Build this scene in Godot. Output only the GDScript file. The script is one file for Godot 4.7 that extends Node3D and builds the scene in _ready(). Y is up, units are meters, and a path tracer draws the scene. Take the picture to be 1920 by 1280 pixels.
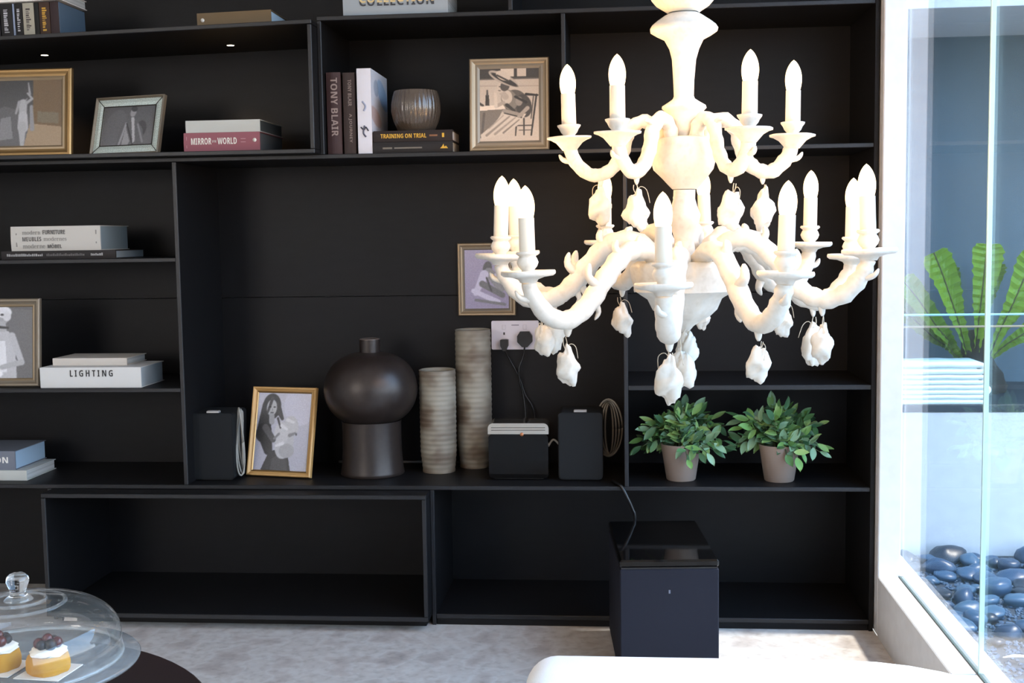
extends Node3D

const CAM_POS := Vector3(0, 1.25, 3.75)
var rng := RandomNumberGenerator.new()
var M := {}
var taken := {}

# ---------------------------------------------------------------- camera, sky, sun, exposure; then everything else
const ADDED_PANEL := 4.6  # energy of the added fill panel on the unseen back wall
const ADDED_LAMPS := [Vector3(-2.6, 1.3, 3.6), Vector3(-1.2, 1.0, 5.2)]     # added ceiling fill panels: x, energy, z
const SKY_ENERGY := 2.6
const SUN_ENERGY := 2.6
const SUN_TO := Vector3(0.64, 1.6, 0.0)

func _ready() -> void:
	var cam := Camera3D.new()
	cam.name = "camera"
	add_child(cam)
	cam.position = CAM_POS
	cam.rotation = Vector3(-0.0881, 0.0908, -0.01497)
	cam.fov = rad_to_deg(2.0 * atan(640.0 / 2255.0))
	cam.near = 0.05
	cam.far = 100.0
	cam.current = true
	var env := Environment.new()
	env.background_mode = Environment.BG_SKY
	var sky := Sky.new()
	var sm := ProceduralSkyMaterial.new()
	sm.sky_top_color = Color(0.62, 0.78, 0.96)
	sm.sky_horizon_color = Color(0.90, 0.94, 0.97)
	sm.ground_bottom_color = Color(0.42, 0.42, 0.42)
	sm.ground_horizon_color = Color(0.62, 0.64, 0.66)
	sm.sky_energy_multiplier = SKY_ENERGY
	sm.ground_energy_multiplier = SKY_ENERGY
	sky.sky_material = sm
	env.sky = sky
	env.tonemap_mode = Environment.TONE_MAPPER_LINEAR
	env.tonemap_exposure = 1.0
	env.sdfgi_enabled = true
	env.ssao_enabled = true
	env.ssil_enabled = true
	var we := WorldEnvironment.new()
	we.name = "world_environment"
	we.environment = env
	add_child(we)
	var sun := DirectionalLight3D.new()
	sun.name = "sun"
	sun.light_color = Color(1.0, 0.97, 0.92)
	sun.light_energy = SUN_ENERGY
	sun.light_angular_distance = 4.0
	sun.shadow_enabled = true
	add_child(sun)
	sun.look_at_from_position(SUN_TO, Vector3.ZERO, Vector3(0, 0, 1))
	make_materials()
	build_setting()
	build_added_lamps()
	build_shelving()
	build_floor_things()
	build_shelf_things()
	build_pictures()
	build_books()
	build_chandelier()
	build_outside_things()

# ---------------------------------------------------------------- naming
func numbered(called: String) -> String:
	if not taken.has(called):
		taken[called] = 0
		return called
	taken[called] += 1
	return "%s_%03d" % [called, taken[called]]

func tag(o: Node3D, label: String, category: String, group := "") -> Node3D:
	o.set_meta("label", label)
	o.set_meta("category", category)
	if group != "":
		o.set_meta("group", group)
	return o

func thing(called: String, label: String, category: String, at := Vector3.ZERO, turn := 0.0, group := "") -> Node3D:
	var o := Node3D.new()
	o.name = numbered(called)
	add_child(o)
	o.position = at
	o.rotation.y = turn
	tag(o, label, category, group)
	return o

func obj(called: String, mesh: Mesh, mat: Material, parent: Node3D = null, at := Vector3.ZERO) -> MeshInstance3D:
	var o := MeshInstance3D.new()
	o.mesh = mesh
	o.material_override = mat
	o.position = at
	if parent == null:
		o.name = numbered(called)
		add_child(o)
	else:
		o.name = called
		parent.add_child(o, true)
	return o

func struct(called: String, mesh: Mesh, mat: Material, parent: Node3D = null) -> MeshInstance3D:
	var o := obj(called, mesh, mat, parent)
	if parent == null:
		o.set_meta("kind", "structure")
	return o

# ---------------------------------------------------------------- mesh helpers
func st_new(smooth := true) -> SurfaceTool:
	var st := SurfaceTool.new()
	st.begin(Mesh.PRIMITIVE_TRIANGLES)
	st.set_smooth_group(0 if smooth else -1)
	return st

func done(st: SurfaceTool) -> ArrayMesh:
	st.generate_normals()
	return st.commit()

func tri(st: SurfaceTool, a: Vector3, b: Vector3, c: Vector3, away: Vector3) -> void:
	# clockwise seen from outside: "away" points outwards
	if (b - a).cross(c - a).dot(away) > 0.0:
		var t := b
		b = c
		c = t
	st.add_vertex(a)
	st.add_vertex(b)
	st.add_vertex(c)

func quad(st: SurfaceTool, a: Vector3, b: Vector3, c: Vector3, d: Vector3, away: Vector3) -> void:
	tri(st, a, b, c, away)
	tri(st, a, c, d, away)

func add_box(st: SurfaceTool, lo: Vector3, hi: Vector3, bevel := 0.0015, t := Transform3D.IDENTITY) -> void:
	var c := (lo + hi) / 2
	var h := (hi - lo).abs() / 2
	var bv: float = minf(bevel, minf(h.x, minf(h.y, h.z)) * 0.9)
	var f := func(sx: float, sy: float, sz: float, axis: int) -> Vector3:
		var p := Vector3(sx * h.x, sy * h.y, sz * h.z)
		for k in 3:
			if k != axis:
				p[k] -= signf(p[k]) * bv
		return t * (c + p)
	var n := func(v: Vector3) -> Vector3: return t.basis * v
	for s in [-1.0, 1.0]:
		quad(st, f.call(s, -1, -1, 0), f.call(s, 1, -1, 0), f.call(s, 1, 1, 0), f.call(s, -1, 1, 0), n.call(Vector3(s, 0, 0)))
		quad(st, f.call(-1, s, -1, 1), f.call(1, s, -1, 1), f.call(1, s, 1, 1), f.call(-1, s, 1, 1), n.call(Vector3(0, s, 0)))
		quad(st, f.call(-1, -1, s, 2), f.call(1, -1, s, 2), f.call(1, 1, s, 2), f.call(-1, 1, s, 2), n.call(Vector3(0, 0, s)))
		for q in [-1.0, 1.0]:
			quad(st, f.call(s, q, -1, 0), f.call(s, q, 1, 0), f.call(s, q, 1, 1), f.call(s, q, -1, 1), n.call(Vector3(s, q, 0)))
			quad(st, f.call(s, -1, q, 0), f.call(s, 1, q, 0), f.call(s, 1, q, 2), f.call(s, -1, q, 2), n.call(Vector3(s, 0, q)))
			quad(st, f.call(-1, s, q, 1), f.call(1, s, q, 1), f.call(1, s, q, 2), f.call(-1, s, q, 2), n.call(Vector3(0, s, q)))
			for w in [-1.0, 1.0]:
				tri(st, f.call(s, q, w, 0), f.call(s, q, w, 1), f.call(s, q, w, 2), n.call(Vector3(s, q, w)))

func box(lo: Vector3, hi: Vector3, bevel := 0.0015) -> ArrayMesh:
	var st := st_new(false)
	add_box(st, lo, hi, bevel)
	return done(st)

func rbox(x0: float, x1: float, y0: float, y1: float, z0: float, z1: float, bevel := 0.0012) -> ArrayMesh:
	return box(Vector3(x0, y0, z0), Vector3(x1, y1, z1), bevel)

# runs: array of smooth runs, each an array of Vector2(r, y); wob(angle, y) multiplies the radius
func add_lathe(st: SurfaceTool, runs: Array, segs := 32, wob: Variant = null, t := Transform3D.IDENTITY) -> void:
	for run in runs:
		var sub := st_new(true)
		for i in run.size() - 1:
			var a: Vector2 = run[i]
			var b: Vector2 = run[i + 1]
			for k in segs:
				var p := []
				for q in [[a, k], [b, k], [b, k + 1], [a, k + 1]]:
					var an: float = TAU * float(q[1] % segs) / segs
					var r: float = q[0].x
					if wob != null:
						r *= wob.call(an, q[0].y)
					p.append(Vector3(sin(an) * r, q[0].y, cos(an) * r))
				var mid := TAU * (k + 0.5) / segs
				var d := b - a
				var away := Vector3(sin(mid) * d.y, -d.x, cos(mid) * d.y)   # profile runs upwards on the outside
				if a.x > 1e-6 and b.x > 1e-6:
					quad(sub, p[0], p[1], p[2], p[3], away)
				elif a.x > 1e-6:
					tri(sub, p[0], p[1], p[3], away)
				else:
					tri(sub, p[0], p[1], p[2], away)
		sub.generate_normals()
		st.append_from(sub.commit(), 0, t)

func lathe(runs: Array, segs := 32, wob: Variant = null) -> ArrayMesh:
	var st := SurfaceTool.new()
	st.begin(Mesh.PRIMITIVE_TRIANGLES)
	add_lathe(st, runs, segs, wob)
	return st.commit()

func spline(pts: Array, per := 6) -> Array:
	var out := []
	for i in pts.size() - 1:
		var a: Variant = pts[maxi(i - 1, 0)]
		var b: Variant = pts[i]
		var c: Variant = pts[i + 1]
		var d: Variant = pts[mini(i + 2, pts.size() - 1)]
		for k in per:
			var u := float(k) / per
			out.append(0.5 * (2.0 * b + (c - a) * u + (2.0 * a - 5.0 * b + 4.0 * c - d) * u * u + (3.0 * b - a - 3.0 * c + d) * u * u * u))
	out.append(pts[-1])
	return out

# swept tube; radii: float or array along the path
func add_tube(st: SurfaceTool, path: Array, radii: Variant, segs := 8, caps := true, flat := 1.0) -> void:
	var sub := st_new(true)
	var n := path.size()
	var up := Vector3(0.123, 0.97, 0.21).normalized()
	var rings := []
	for i in n:
		var dir: Vector3 = (path[mini(i + 1, n - 1)] - path[maxi(i - 1, 0)]).normalized()
		var side := dir.cross(up)
		if side.length() < 0.05:
			side = dir.cross(Vector3(1, 0, 0))
		side = side.normalized()
		up = side.cross(dir).normalized()
		var r: float = radii[i] if radii is Array else radii
		var ring := []
		for k in segs:
			var an := TAU * k / segs
			ring.append(path[i] + (side * cos(an) + up * sin(an) * flat) * r)
		rings.append(ring)
	for i in n - 1:
		for k in segs:
			var k2 := (k + 1) % segs
			var mid: Vector3 = (rings[i][k] + rings[i][k2] + rings[i + 1][k] + rings[i + 1][k2]) / 4.0
			quad(sub, rings[i][k], rings[i + 1][k], rings[i + 1][k2], rings[i][k2], mid - (path[i] + path[i + 1]) / 2.0)
	if caps:
		for e in [0, n - 1]:
			var dir2: Vector3 = path[0] - path[1] if e == 0 else path[n - 1] - path[n - 2]
			for k in segs:
				tri(sub, path[e], rings[e][k], rings[e][(k + 1) % segs], dir2)
	sub.generate_normals()
	st.append_from(sub.commit(), 0, Transform3D.IDENTITY)

func tube(path: Array, radii: Variant, segs := 8, flat := 1.0) -> ArrayMesh:
	var st := SurfaceTool.new()
	st.begin(Mesh.PRIMITIVE_TRIANGLES)
	add_tube(st, path, radii, segs, true, flat)
	return st.commit()

# lumpy closed blob: radius function of direction
func blob(shape: Callable, rows := 12, segs := 16, smooth := true) -> ArrayMesh:
	var st := st_new(smooth)
	var g := []
	for i in rows + 1:
		var th := PI * i / rows
		var row := []
		for k in segs:
			var an := TAU * k / segs
			row.append(shape.call(Vector3(sin(th) * sin(an), cos(th), sin(th) * cos(an))))
		g.append(row)
	for i in rows:
		for k in segs:
			var k2 := (k + 1) % segs
			var mid: Vector3 = (g[i][k] + g[i + 1][k2]) / 2.0
			if i > 0:
				tri(st, g[i][k], g[i + 1][k], g[i][k2], mid)
			if i < rows - 1:
				tri(st, g[i][k2], g[i + 1][k], g[i + 1][k2], mid)
	return done(st)

# flat outline (x, y) extruded between z0 and z1
func prism(outline: PackedVector2Array, z0: float, z1: float) -> ArrayMesh:
	var st := st_new(false)
	var idx := Geometry2D.triangulate_polygon(outline)
	for i in range(0, idx.size(), 3):
		for z in [z0, z1]:
			var p := []
			for k in 3:
				p.append(Vector3(outline[idx[i + k]].x, outline[idx[i + k]].y, z))
			tri(st, p[0], p[1], p[2], Vector3(0, 0, -1 if z == minf(z0, z1) else 1))
	var ccw := not Geometry2D.is_polygon_clockwise(outline)
	for i in outline.size():
		var a := outline[i]
		var b := outline[(i + 1) % outline.size()]
		var d := b - a
		var away := Vector3(d.y, -d.x, 0) * (1.0 if ccw else -1.0)
		quad(st, Vector3(a.x, a.y, z0), Vector3(b.x, b.y, z0), Vector3(b.x, b.y, z1), Vector3(a.x, a.y, z1), away)
	return done(st)

func round_rect(x0: float, x1: float, y0: float, y1: float, r: float, n := 5) -> PackedVector2Array:
	var out := PackedVector2Array()
	for c in [[x1 - r, y1 - r, 0.0], [x0 + r, y1 - r, 90.0], [x0 + r, y0 + r, 180.0], [x1 - r, y0 + r, 270.0]]:
		for k in n + 1:
			var a := deg_to_rad(c[2] + 90.0 * k / n)
			out.append(Vector2(c[0] + cos(a) * r, c[1] + sin(a) * r))
	return out

func picture_quad(w: float, h: float) -> ArrayMesh:
	var st := st_new(false)
	for v in [[0, 0], [1, 1], [1, 0], [0, 0], [0, 1], [1, 1]]:
		st.set_uv(Vector2(v[0], 1.0 - v[1]))
		st.set_normal(Vector3(0, 0, 1))
		st.add_vertex(Vector3((v[0] - 0.5) * w, v[1] * h, 0))
	return st.commit()

# lettering: fitted into width x height, centred at "at", standing on the plane that "turn" gives
func letters(called: String, words: String, w: float, h: float, at: Vector3, mat: Material, parent: Node3D, turn := Vector3.ZERO, face := "Droid Sans", weight := 400, italic := false) -> void:
	var t := TextMesh.new()
	var f := SystemFont.new()
	f.font_names = PackedStringArray([face])
	f.font_weight = weight
	f.font_italic = italic
	t.font = f
	t.text = words
	t.font_size = 32
	t.pixel_size = 0.01
	t.depth = 0.03
	t.curve_step = 2.0
	var bounds := t.get_aabb()
	var o := MeshInstance3D.new()
	o.name = called
	o.mesh = t
	o.material_override = mat
	parent.add_child(o, true)
	var sx := w / maxf(bounds.size.x, 0.001)
	var sy := h / maxf(bounds.size.y, 0.001)
	var b := Basis.from_euler(turn) * Basis.from_scale(Vector3(sx, sy, 0.02))
	o.transform = Transform3D(b, at - b * (bounds.position + bounds.size / 2.0))

# ---------------------------------------------------------------- materials
func mat(c: Color, rough := 0.6, metal := 0.0, spec := 0.5) -> StandardMaterial3D:
	var m := StandardMaterial3D.new()
	m.albedo_color = c
	m.roughness = rough
	m.metallic = metal
	m.metallic_specular = spec
	return m

func noise_tex(freq: float, ramp: Array, seed_ := 1, size := 512, octaves := 4, kind := FastNoiseLite.TYPE_SIMPLEX_SMOOTH, normal := false) -> NoiseTexture2D:
	var n := FastNoiseLite.new()
	n.seed = seed_
	n.noise_type = kind
	n.frequency = freq
	n.fractal_octaves = octaves
	var t := NoiseTexture2D.new()
	t.width = size
	t.height = size
	t.seamless = true
	t.noise = n
	t.as_normal_map = normal
	if ramp.size() > 0:
		var g := Gradient.new()
		var offs := PackedFloat32Array()
		var cols := PackedColorArray()
		for r in ramp:
			offs.append(r[0])
			cols.append(r[1])
		g.offsets = offs
		g.colors = cols
		t.color_ramp = g
	return t

func triplanar(m: StandardMaterial3D, tex: Texture2D, scale: Vector3, world := true) -> StandardMaterial3D:
	m.albedo_texture = tex
	m.uv1_triplanar = true
	m.uv1_world_triplanar = world
	m.uv1_scale = scale
	return m

func glass(alpha := 0.04, tint := Color(0.75, 0.9, 0.92)) -> StandardMaterial3D:
	var m := mat(Color(tint.r, tint.g, tint.b, alpha), 0.02)
	m.transparency = BaseMaterial3D.TRANSPARENCY_ALPHA
	return m

func make_materials() -> void:
	M.shelf = mat(Color(0.085, 0.085, 0.091), 0.46, 0.0, 0.30)
	triplanar(M.shelf, noise_tex(0.02, [[0.0, Color(0.9, 0.9, 0.9)], [1.0, Color(1, 1, 1)]], 3, 256), Vector3(1.5, 6, 1.5))
	M.lit_edging = mat(Color(0.125, 0.13, 0.14), 0.4, 0.0, 0.4)  # lighter and glossier than the boards: light caught on their fronts, as colour
	M.wall = mat(Color(0.81, 0.815, 0.82), 0.7, 0.0, 0.4)
	triplanar(M.wall, noise_tex(0.03, [[0.0, Color(0.96, 0.96, 0.96)], [1.0, Color(1, 1, 1)]], 4, 256), Vector3(2, 2, 2))
	M.ceiling = mat(Color(0.92, 0.92, 0.91), 0.8)
	M.floor = mat(Color(1, 1, 1), 0.3, 0.0, 0.5)
	triplanar(M.floor, noise_tex(0.012, [[0.0, Color(0.66, 0.625, 0.60)], [0.35, Color(0.77, 0.74, 0.715)], [0.5, Color(0.82, 0.805, 0.785)], [0.62, Color(0.78, 0.755, 0.73)], [1.0, Color(0.84, 0.83, 0.81)]], 7, 512, 6), Vector3(0.9, 0.9, 0.9))
	M.floor.detail_enabled = true
	M.floor.detail_blend_mode = BaseMaterial3D.BLEND_MODE_MUL
	M.floor.detail_albedo = noise_tex(0.05, [[0.0, Color(0.86, 0.85, 0.84)], [0.42, Color(0.97, 0.97, 0.97)], [1.0, Color(1, 1, 1)]], 11, 512, 5)
	M.ceramic = mat(Color(0.84, 0.825, 0.785), 0.45, 0.0, 0.5)
	triplanar(M.ceramic, noise_tex(0.03, [[0.0, Color(0.9, 0.89, 0.87)], [0.5, Color(1, 1, 1)], [1.0, Color(0.97, 0.97, 0.96)]], 5, 256), Vector3(5, 5, 5), false)
	M.sleeve = mat(Color(0.9, 0.87, 0.8), 0.5)
	M.bulb = mat(Color(1, 0.95, 0.85), 0.2)
	M.bulb.emission_enabled = true
	M.bulb.emission = Color(1.0, 0.86, 0.6)
	M.bulb.emission_energy_multiplier = 3.2
	M.wire = mat(Color(0.78, 0.74, 0.66), 0.5, 0.1)
	M.gold = mat(Color(0.62, 0.50, 0.33), 0.34, 0.75)
	M.old_gold = mat(Color(0.60, 0.53, 0.43), 0.42, 0.6)
	M.grey_gold = mat(Color(0.50, 0.46, 0.40), 0.45, 0.45)
	M.wood_gold = mat(Color(0.74, 0.58, 0.36), 0.42, 0.15)
	M.dark_line = mat(Color(0.16, 0.14, 0.12), 0.6)
	M.backing = mat(Color(0.1, 0.09, 0.085), 0.8)
	M.silver_facet = mat(Color(0.93, 0.95, 0.94), 0.35, 0.25)
	triplanar(M.silver_facet, noise_tex(0.12, [[0.0, Color(0.5, 0.54, 0.52)], [0.5, Color(0.86, 0.9, 0.88)], [1.0, Color(1, 1, 1)]], 9, 256, 3), Vector3(9, 9, 9), false)
	M.pages = mat(Color(0.80, 0.81, 0.80), 0.8)
	var lines := Image.create(8, 64, false, Image.FORMAT_RGB8)
	for y in 64:
		var v := 0.82 + 0.18 * fposmod(sin(y * 12.9898) * 43758.5453, 1.0)
		lines.fill_rect(Rect2i(0, y, 8, 1), Color(v, v, v))
	triplanar(M.pages, ImageTexture.create_from_image(lines), Vector3(12, 12, 12), false)
	M.chrome = mat(Color(0.86, 0.84, 0.80), 0.12, 1.0)
	M.gloss_black = mat(Color(0.035, 0.035, 0.037), 0.06, 0.0, 0.36)
	M.speaker = mat(Color(0.12, 0.128, 0.135), 0.75, 0.0, 0.3)
	triplanar(M.speaker, noise_tex(0.3, [[0.0, Color(0.8, 0.8, 0.8)], [1.0, Color(1, 1, 1)]], 13, 256, 2), Vector3(20, 20, 20), false)
	M.sub_front = mat(Color(0.105, 0.11, 0.145), 0.75, 0.0, 0.3)
	M.cable_grey = mat(Color(0.55, 0.54, 0.51), 0.6)
	M.cable_black = mat(Color(0.05, 0.05, 0.055), 0.35)
	M.white_plastic = mat(Color(0.78, 0.76, 0.79), 0.4)
	M.bronze = mat(Color(0.205, 0.175, 0.16), 0.36, 0.25, 0.5)
	triplanar(M.bronze, noise_tex(0.05, [[0.0, Color(0.82, 0.8, 0.8)], [1.0, Color(1, 1, 1)]], 15, 256), Vector3(4, 4, 4), false)
	M.lip = mat(Color(0.50, 0.45, 0.42), 0.3, 0.5)
	M.stoneware = mat(Color(0.50, 0.48, 0.43), 0.6)
	M.pot = mat(Color(0.52, 0.465, 0.425), 0.75)
	M.soil = mat(Color(0.10, 0.08, 0.06), 0.95)
	M.sofa = mat(Color(0.92, 0.92, 0.91), 0.85, 0.0, 0.3)
	triplanar(M.sofa, noise_tex(0.25, [[0.0, Color(0.93, 0.93, 0.93)], [1.0, Color(1, 1, 1)]], 21, 256, 2), Vector3(8, 8, 8), false)
	M.table = mat(Color(0.13, 0.085, 0.085), 0.5, 0.0, 0.4)
	M.smoke_glass = mat(Color(0.34, 0.30, 0.26, 0.72), 0.15, 0.0, 0.6)
	M.smoke_glass.transparency = BaseMaterial3D.TRANSPARENCY_ALPHA
	M.outer_wall = mat(Color(0.27, 0.37, 0.43), 0.7)
	triplanar(M.outer_wall, noise_tex(0.01, [[0.0, Color(0.92, 0.92, 0.92)], [1.0, Color(1, 1, 1)]], 23, 256), Vector3(1, 0.3, 1))
	M.slate = mat(Color(0.12, 0.16, 0.20), 0.6)
	M.gravel = mat(Color(0.20, 0.25, 0.31), 0.8)
	triplanar(M.gravel, noise_tex(0.18, [[0.0, Color(0.45, 0.45, 0.48)], [0.6, Color(0.85, 0.85, 0.87)], [1.0, Color(1, 1, 1)]], 25, 512, 3), Vector3(3, 3, 3))
	M.towel = mat(Color(0.86, 0.92, 0.91), 0.95, 0.0, 0.2)
	M.trunk = mat(Color(0.13, 0.115, 0.10), 0.95)
	triplanar(M.trunk, noise_tex(0.1, [[0.0, Color(0.4, 0.4, 0.4)], [1.0, Color(1, 1, 1)]], 27, 256), Vector3(6, 1.5, 6), false)

# ---------------------------------------------------------------- printed pictures
func paint(w: int, h: int, bg: Color, bg2: Color, shapes: Array, grain := 0.04, seed_ := 1) -> ImageTexture:
	var img := Image.create(w, h, false, Image.FORMAT_RGB8)
	for y in h:
		img.fill_rect(Rect2i(0, y, w, 1), bg.lerp(bg2, float(y) / h))
	var asp := float(h) / w
	for s in shapes:
		var col: Color = s[-1]
		var soft := 1.5 / w
		var lo: Vector2
		var hi: Vector2
		if s[0] == "e":
			var m := maxf(s[3], s[4])
			lo = Vector2(s[1] - m, s[2] - m)
			hi = Vector2(s[1] + m, s[2] + m)
		elif s[0] == "l":
			var m2 := maxf(s[5], s[6])
			lo = Vector2(minf(s[1], s[3]) - m2, minf(s[2], s[4]) - m2)
			hi = Vector2(maxf(s[1], s[3]) + m2, maxf(s[2], s[4]) + m2)
		else:
			lo = s[1][0]
			hi = s[1][0]
			for p in s[1]:
				lo = lo.min(p)
				hi = hi.max(p)
		for py in range(maxi(0, int(lo.y * w) - 2), mini(h, int(hi.y * w) + 3)):
			for px in range(maxi(0, int(lo.x * w) - 2), mini(w, int(hi.x * w) + 3)):
				var p := Vector2(px + 0.5, py + 0.5) / w
				var d := 1.0
				if s[0] == "e":
					var q := (p - Vector2(s[1], s[2])).rotated(-deg_to_rad(s[5]))
					d = (Vector2(q.x / s[3], q.y / s[4]).length() - 1.0) * minf(s[3], s[4])
				elif s[0] == "l":
					var a := Vector2(s[1], s[2])
					var b := Vector2(s[3], s[4])
					var u := clampf((p - a).dot(b - a) / maxf((b - a).length_squared(), 1e-6), 0.0, 1.0)
					d = p.distance_to(a.lerp(b, u)) - lerpf(s[5], s[6], u)
				elif Geometry2D.is_point_in_polygon(p, s[1]):
					d = -1.0
				var k := clampf(0.5 - d / soft, 0.0, 1.0) * col.a
				if k > 0.0:
					img.set_pixel(px, py, img.get_pixel(px, py).lerp(Color(col.r, col.g, col.b), k))
	# a soft old-photograph focus
	img.resize(w * 5 / 8, h * 5 / 8, Image.INTERPOLATE_BILINEAR)
	img.resize(w, h, Image.INTERPOLATE_CUBIC)
	var r := RandomNumberGenerator.new()
	r.seed = seed_
	for py in h:
		for px in w:
			var c := img.get_pixel(px, py)
			var g := r.randf_range(-grain, grain)
			img.set_pixel(px, py, Color(clampf(c.r + g, 0, 1), clampf(c.g + g, 0, 1), clampf(c.b + g, 0, 1)))
	return ImageTexture.create_from_image(img)

func G(v: float, a := 1.0) -> Color:
	return Color(v, v, v * 1.02, a)

func S(v: float, a := 1.0) -> Color:      # sepia tone
	return Color(v, v * 0.9, v * 0.8, a)

func pl(pts: Array) -> PackedVector2Array:
	var o := PackedVector2Array()
	for i in range(0, pts.size(), 2):
		o.append(Vector2(pts[i], pts[i + 1]))
	return o

func print_mat(tex: Texture2D) -> StandardMaterial3D:
	var m := mat(Color.WHITE, 0.4)
	m.albedo_texture = tex
	m.texture_repeat = false
	m.clearcoat_enabled = true
	m.clearcoat = 0.6
	m.clearcoat_roughness = 0.05
	return m

# a picture frame standing on its bottom edge, leaning back: mitred rails, inner slip, print, backing board
func frame(called: String, label: String, at: Vector3, turn: float, lean: float, w: float, h: float, rail: float, m: Material, slip: float, slip_mat: Material, tex: Texture2D, roll := 0.0, stand := true) -> Node3D:
	var t := thing(called, label, "picture frame", at, turn)
	t.rotation = Vector3(-lean, turn, roll)
	var depth := 0.018
	var rails := [
		[Vector3(-w / 2, 0, 0), Vector3(w / 2, 0, 0), Vector3(0, 1, 0)], [Vector3(w / 2, 0, 0), Vector3(w / 2, h, 0), Vector3(-1, 0, 0)],
		[Vector3(w / 2, h, 0), Vector3(-w / 2, h, 0), Vector3(0, -1, 0)], [Vector3(-w / 2, h, 0), Vector3(-w / 2, 0, 0), Vector3(1, 0, 0)]]
	for kind in 2:
		var from := 0.0 if kind == 0 else rail
		var wide := rail if kind == 0 else slip
		if wide <= 0.0:
			continue
		# profile across the rail: (inwards, z)
		var prof := [[0.0, 0.0], [0.0, depth * 0.8], [wide * 0.18, depth], [wide * 0.45, depth * 0.98], [wide * 0.75, depth * 0.72], [wide, depth * 0.6], [wide, 0.0]]
		if kind == 1:
			prof = [[0.0, 0.0], [0.0, depth * 0.56], [wide * 0.5, depth * 0.62], [wide, depth * 0.42], [wide, 0.0]]
		for r in rails:
			var st := st_new(false)
			var along: Vector3 = (r[1] - r[0]).normalized()
			for i in prof.size() - 1:
				var q := []
				for e in [[i, 0], [i + 1, 0], [i + 1, 1], [i, 1]]:
					var inw: float = from + prof[e[0]][0]
					var base: Vector3 = r[e[1]]
					q.append(base + r[2] * inw + along * (inw if e[1] == 0 else -inw) + Vector3(0, 0, prof[e[0]][1]))
				var dx: float = prof[i + 1][0] - prof[i][0]
				var dz: float = prof[i + 1][1] - prof[i][1]
				quad(st, q[0], q[1], q[2], q[3], r[2] * -dz + Vector3(0, 0, dx) if absf(dx) + absf(dz) > 0 else Vector3(0, 0, 1))
			obj("frame_rail" if kind == 0 else "inner_slip", done(st), m if kind == 0 else slip_mat, t)
	var inn := rail + slip - 0.002
	obj("print", picture_quad(w - 2 * inn, h - 2 * inn), print_mat(tex), t, Vector3(0, inn, depth * 0.38))
	obj("backing_board", rbox(-w / 2 + 0.004, w / 2 - 0.004, 0.004, h - 0.004, -0.004, depth * 0.3), M.backing, t)
	if stand:
		var st2 := st_new(false)
		var foot := sin(lean) * h * 0.62 + h * 0.16
		add_box(st2, Vector3(-0.03, -h * 0.64, -0.0035), Vector3(0.03, 0, 0), 0.001, Transform3D(Basis(Vector3.RIGHT, atan2(foot, h * 0.62) - 0.0), Vector3(0, h * 0.66, -0.005)))
		obj("easel_strut", done(st2), M.backing, t)
	return t

# ---------------------------------------------------------------- books
# local axes: spine along x (length l), thickness up y (h), depth towards -z (d); the spine faces +z
func book(called: String, label: String, at: Vector3, rot: Vector3, l: float, h: float, d: float, cover: Material, round_spine := 0.0, pages: Material = null, group := "") -> Node3D:
	var t := thing(called, label, "book", at, 0.0, group)
	t.rotation = rot
	var b := 0.0022
	var out := PackedVector2Array()      # (z, y) section of the cover, extruded along x
	var st := st_new(false)
	var sec := []
	sec.append(Vector2(-d, 0))
	for k in 7:
		var u := k / 6.0
		sec.append(Vector2(sin(u * PI) * round_spine, h * u))
	sec.append(Vector2(-d, h))
	sec.append(Vector2(-d, h - b))
	sec.append(Vector2(-b * 1.6, h - b))
	sec.append(Vector2(-b * 1.6, b))
	sec.append(Vector2(-d, b))
	for s in sec:
		out.append(s)
	var pm := prism(out, -l / 2, l / 2)
	st.append_from(pm, 0, Transform3D(Basis(Vector3(0, 0, 1), Vector3(0, 1, 0), Vector3(-1, 0, 0)), Vector3.ZERO))
	obj("cover", st.commit(), cover, t)
	obj("page_block", rbox(-l / 2 + 0.004, l / 2 - 0.004, b, h - b, -d + 0.004, -b * 1.6, 0.0006), pages if pages else M.pages, t)
	return t

func cover(c: Color, rough := 0.55) -> StandardMaterial3D:
	return mat(c, rough, 0.0, 0.4)

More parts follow.
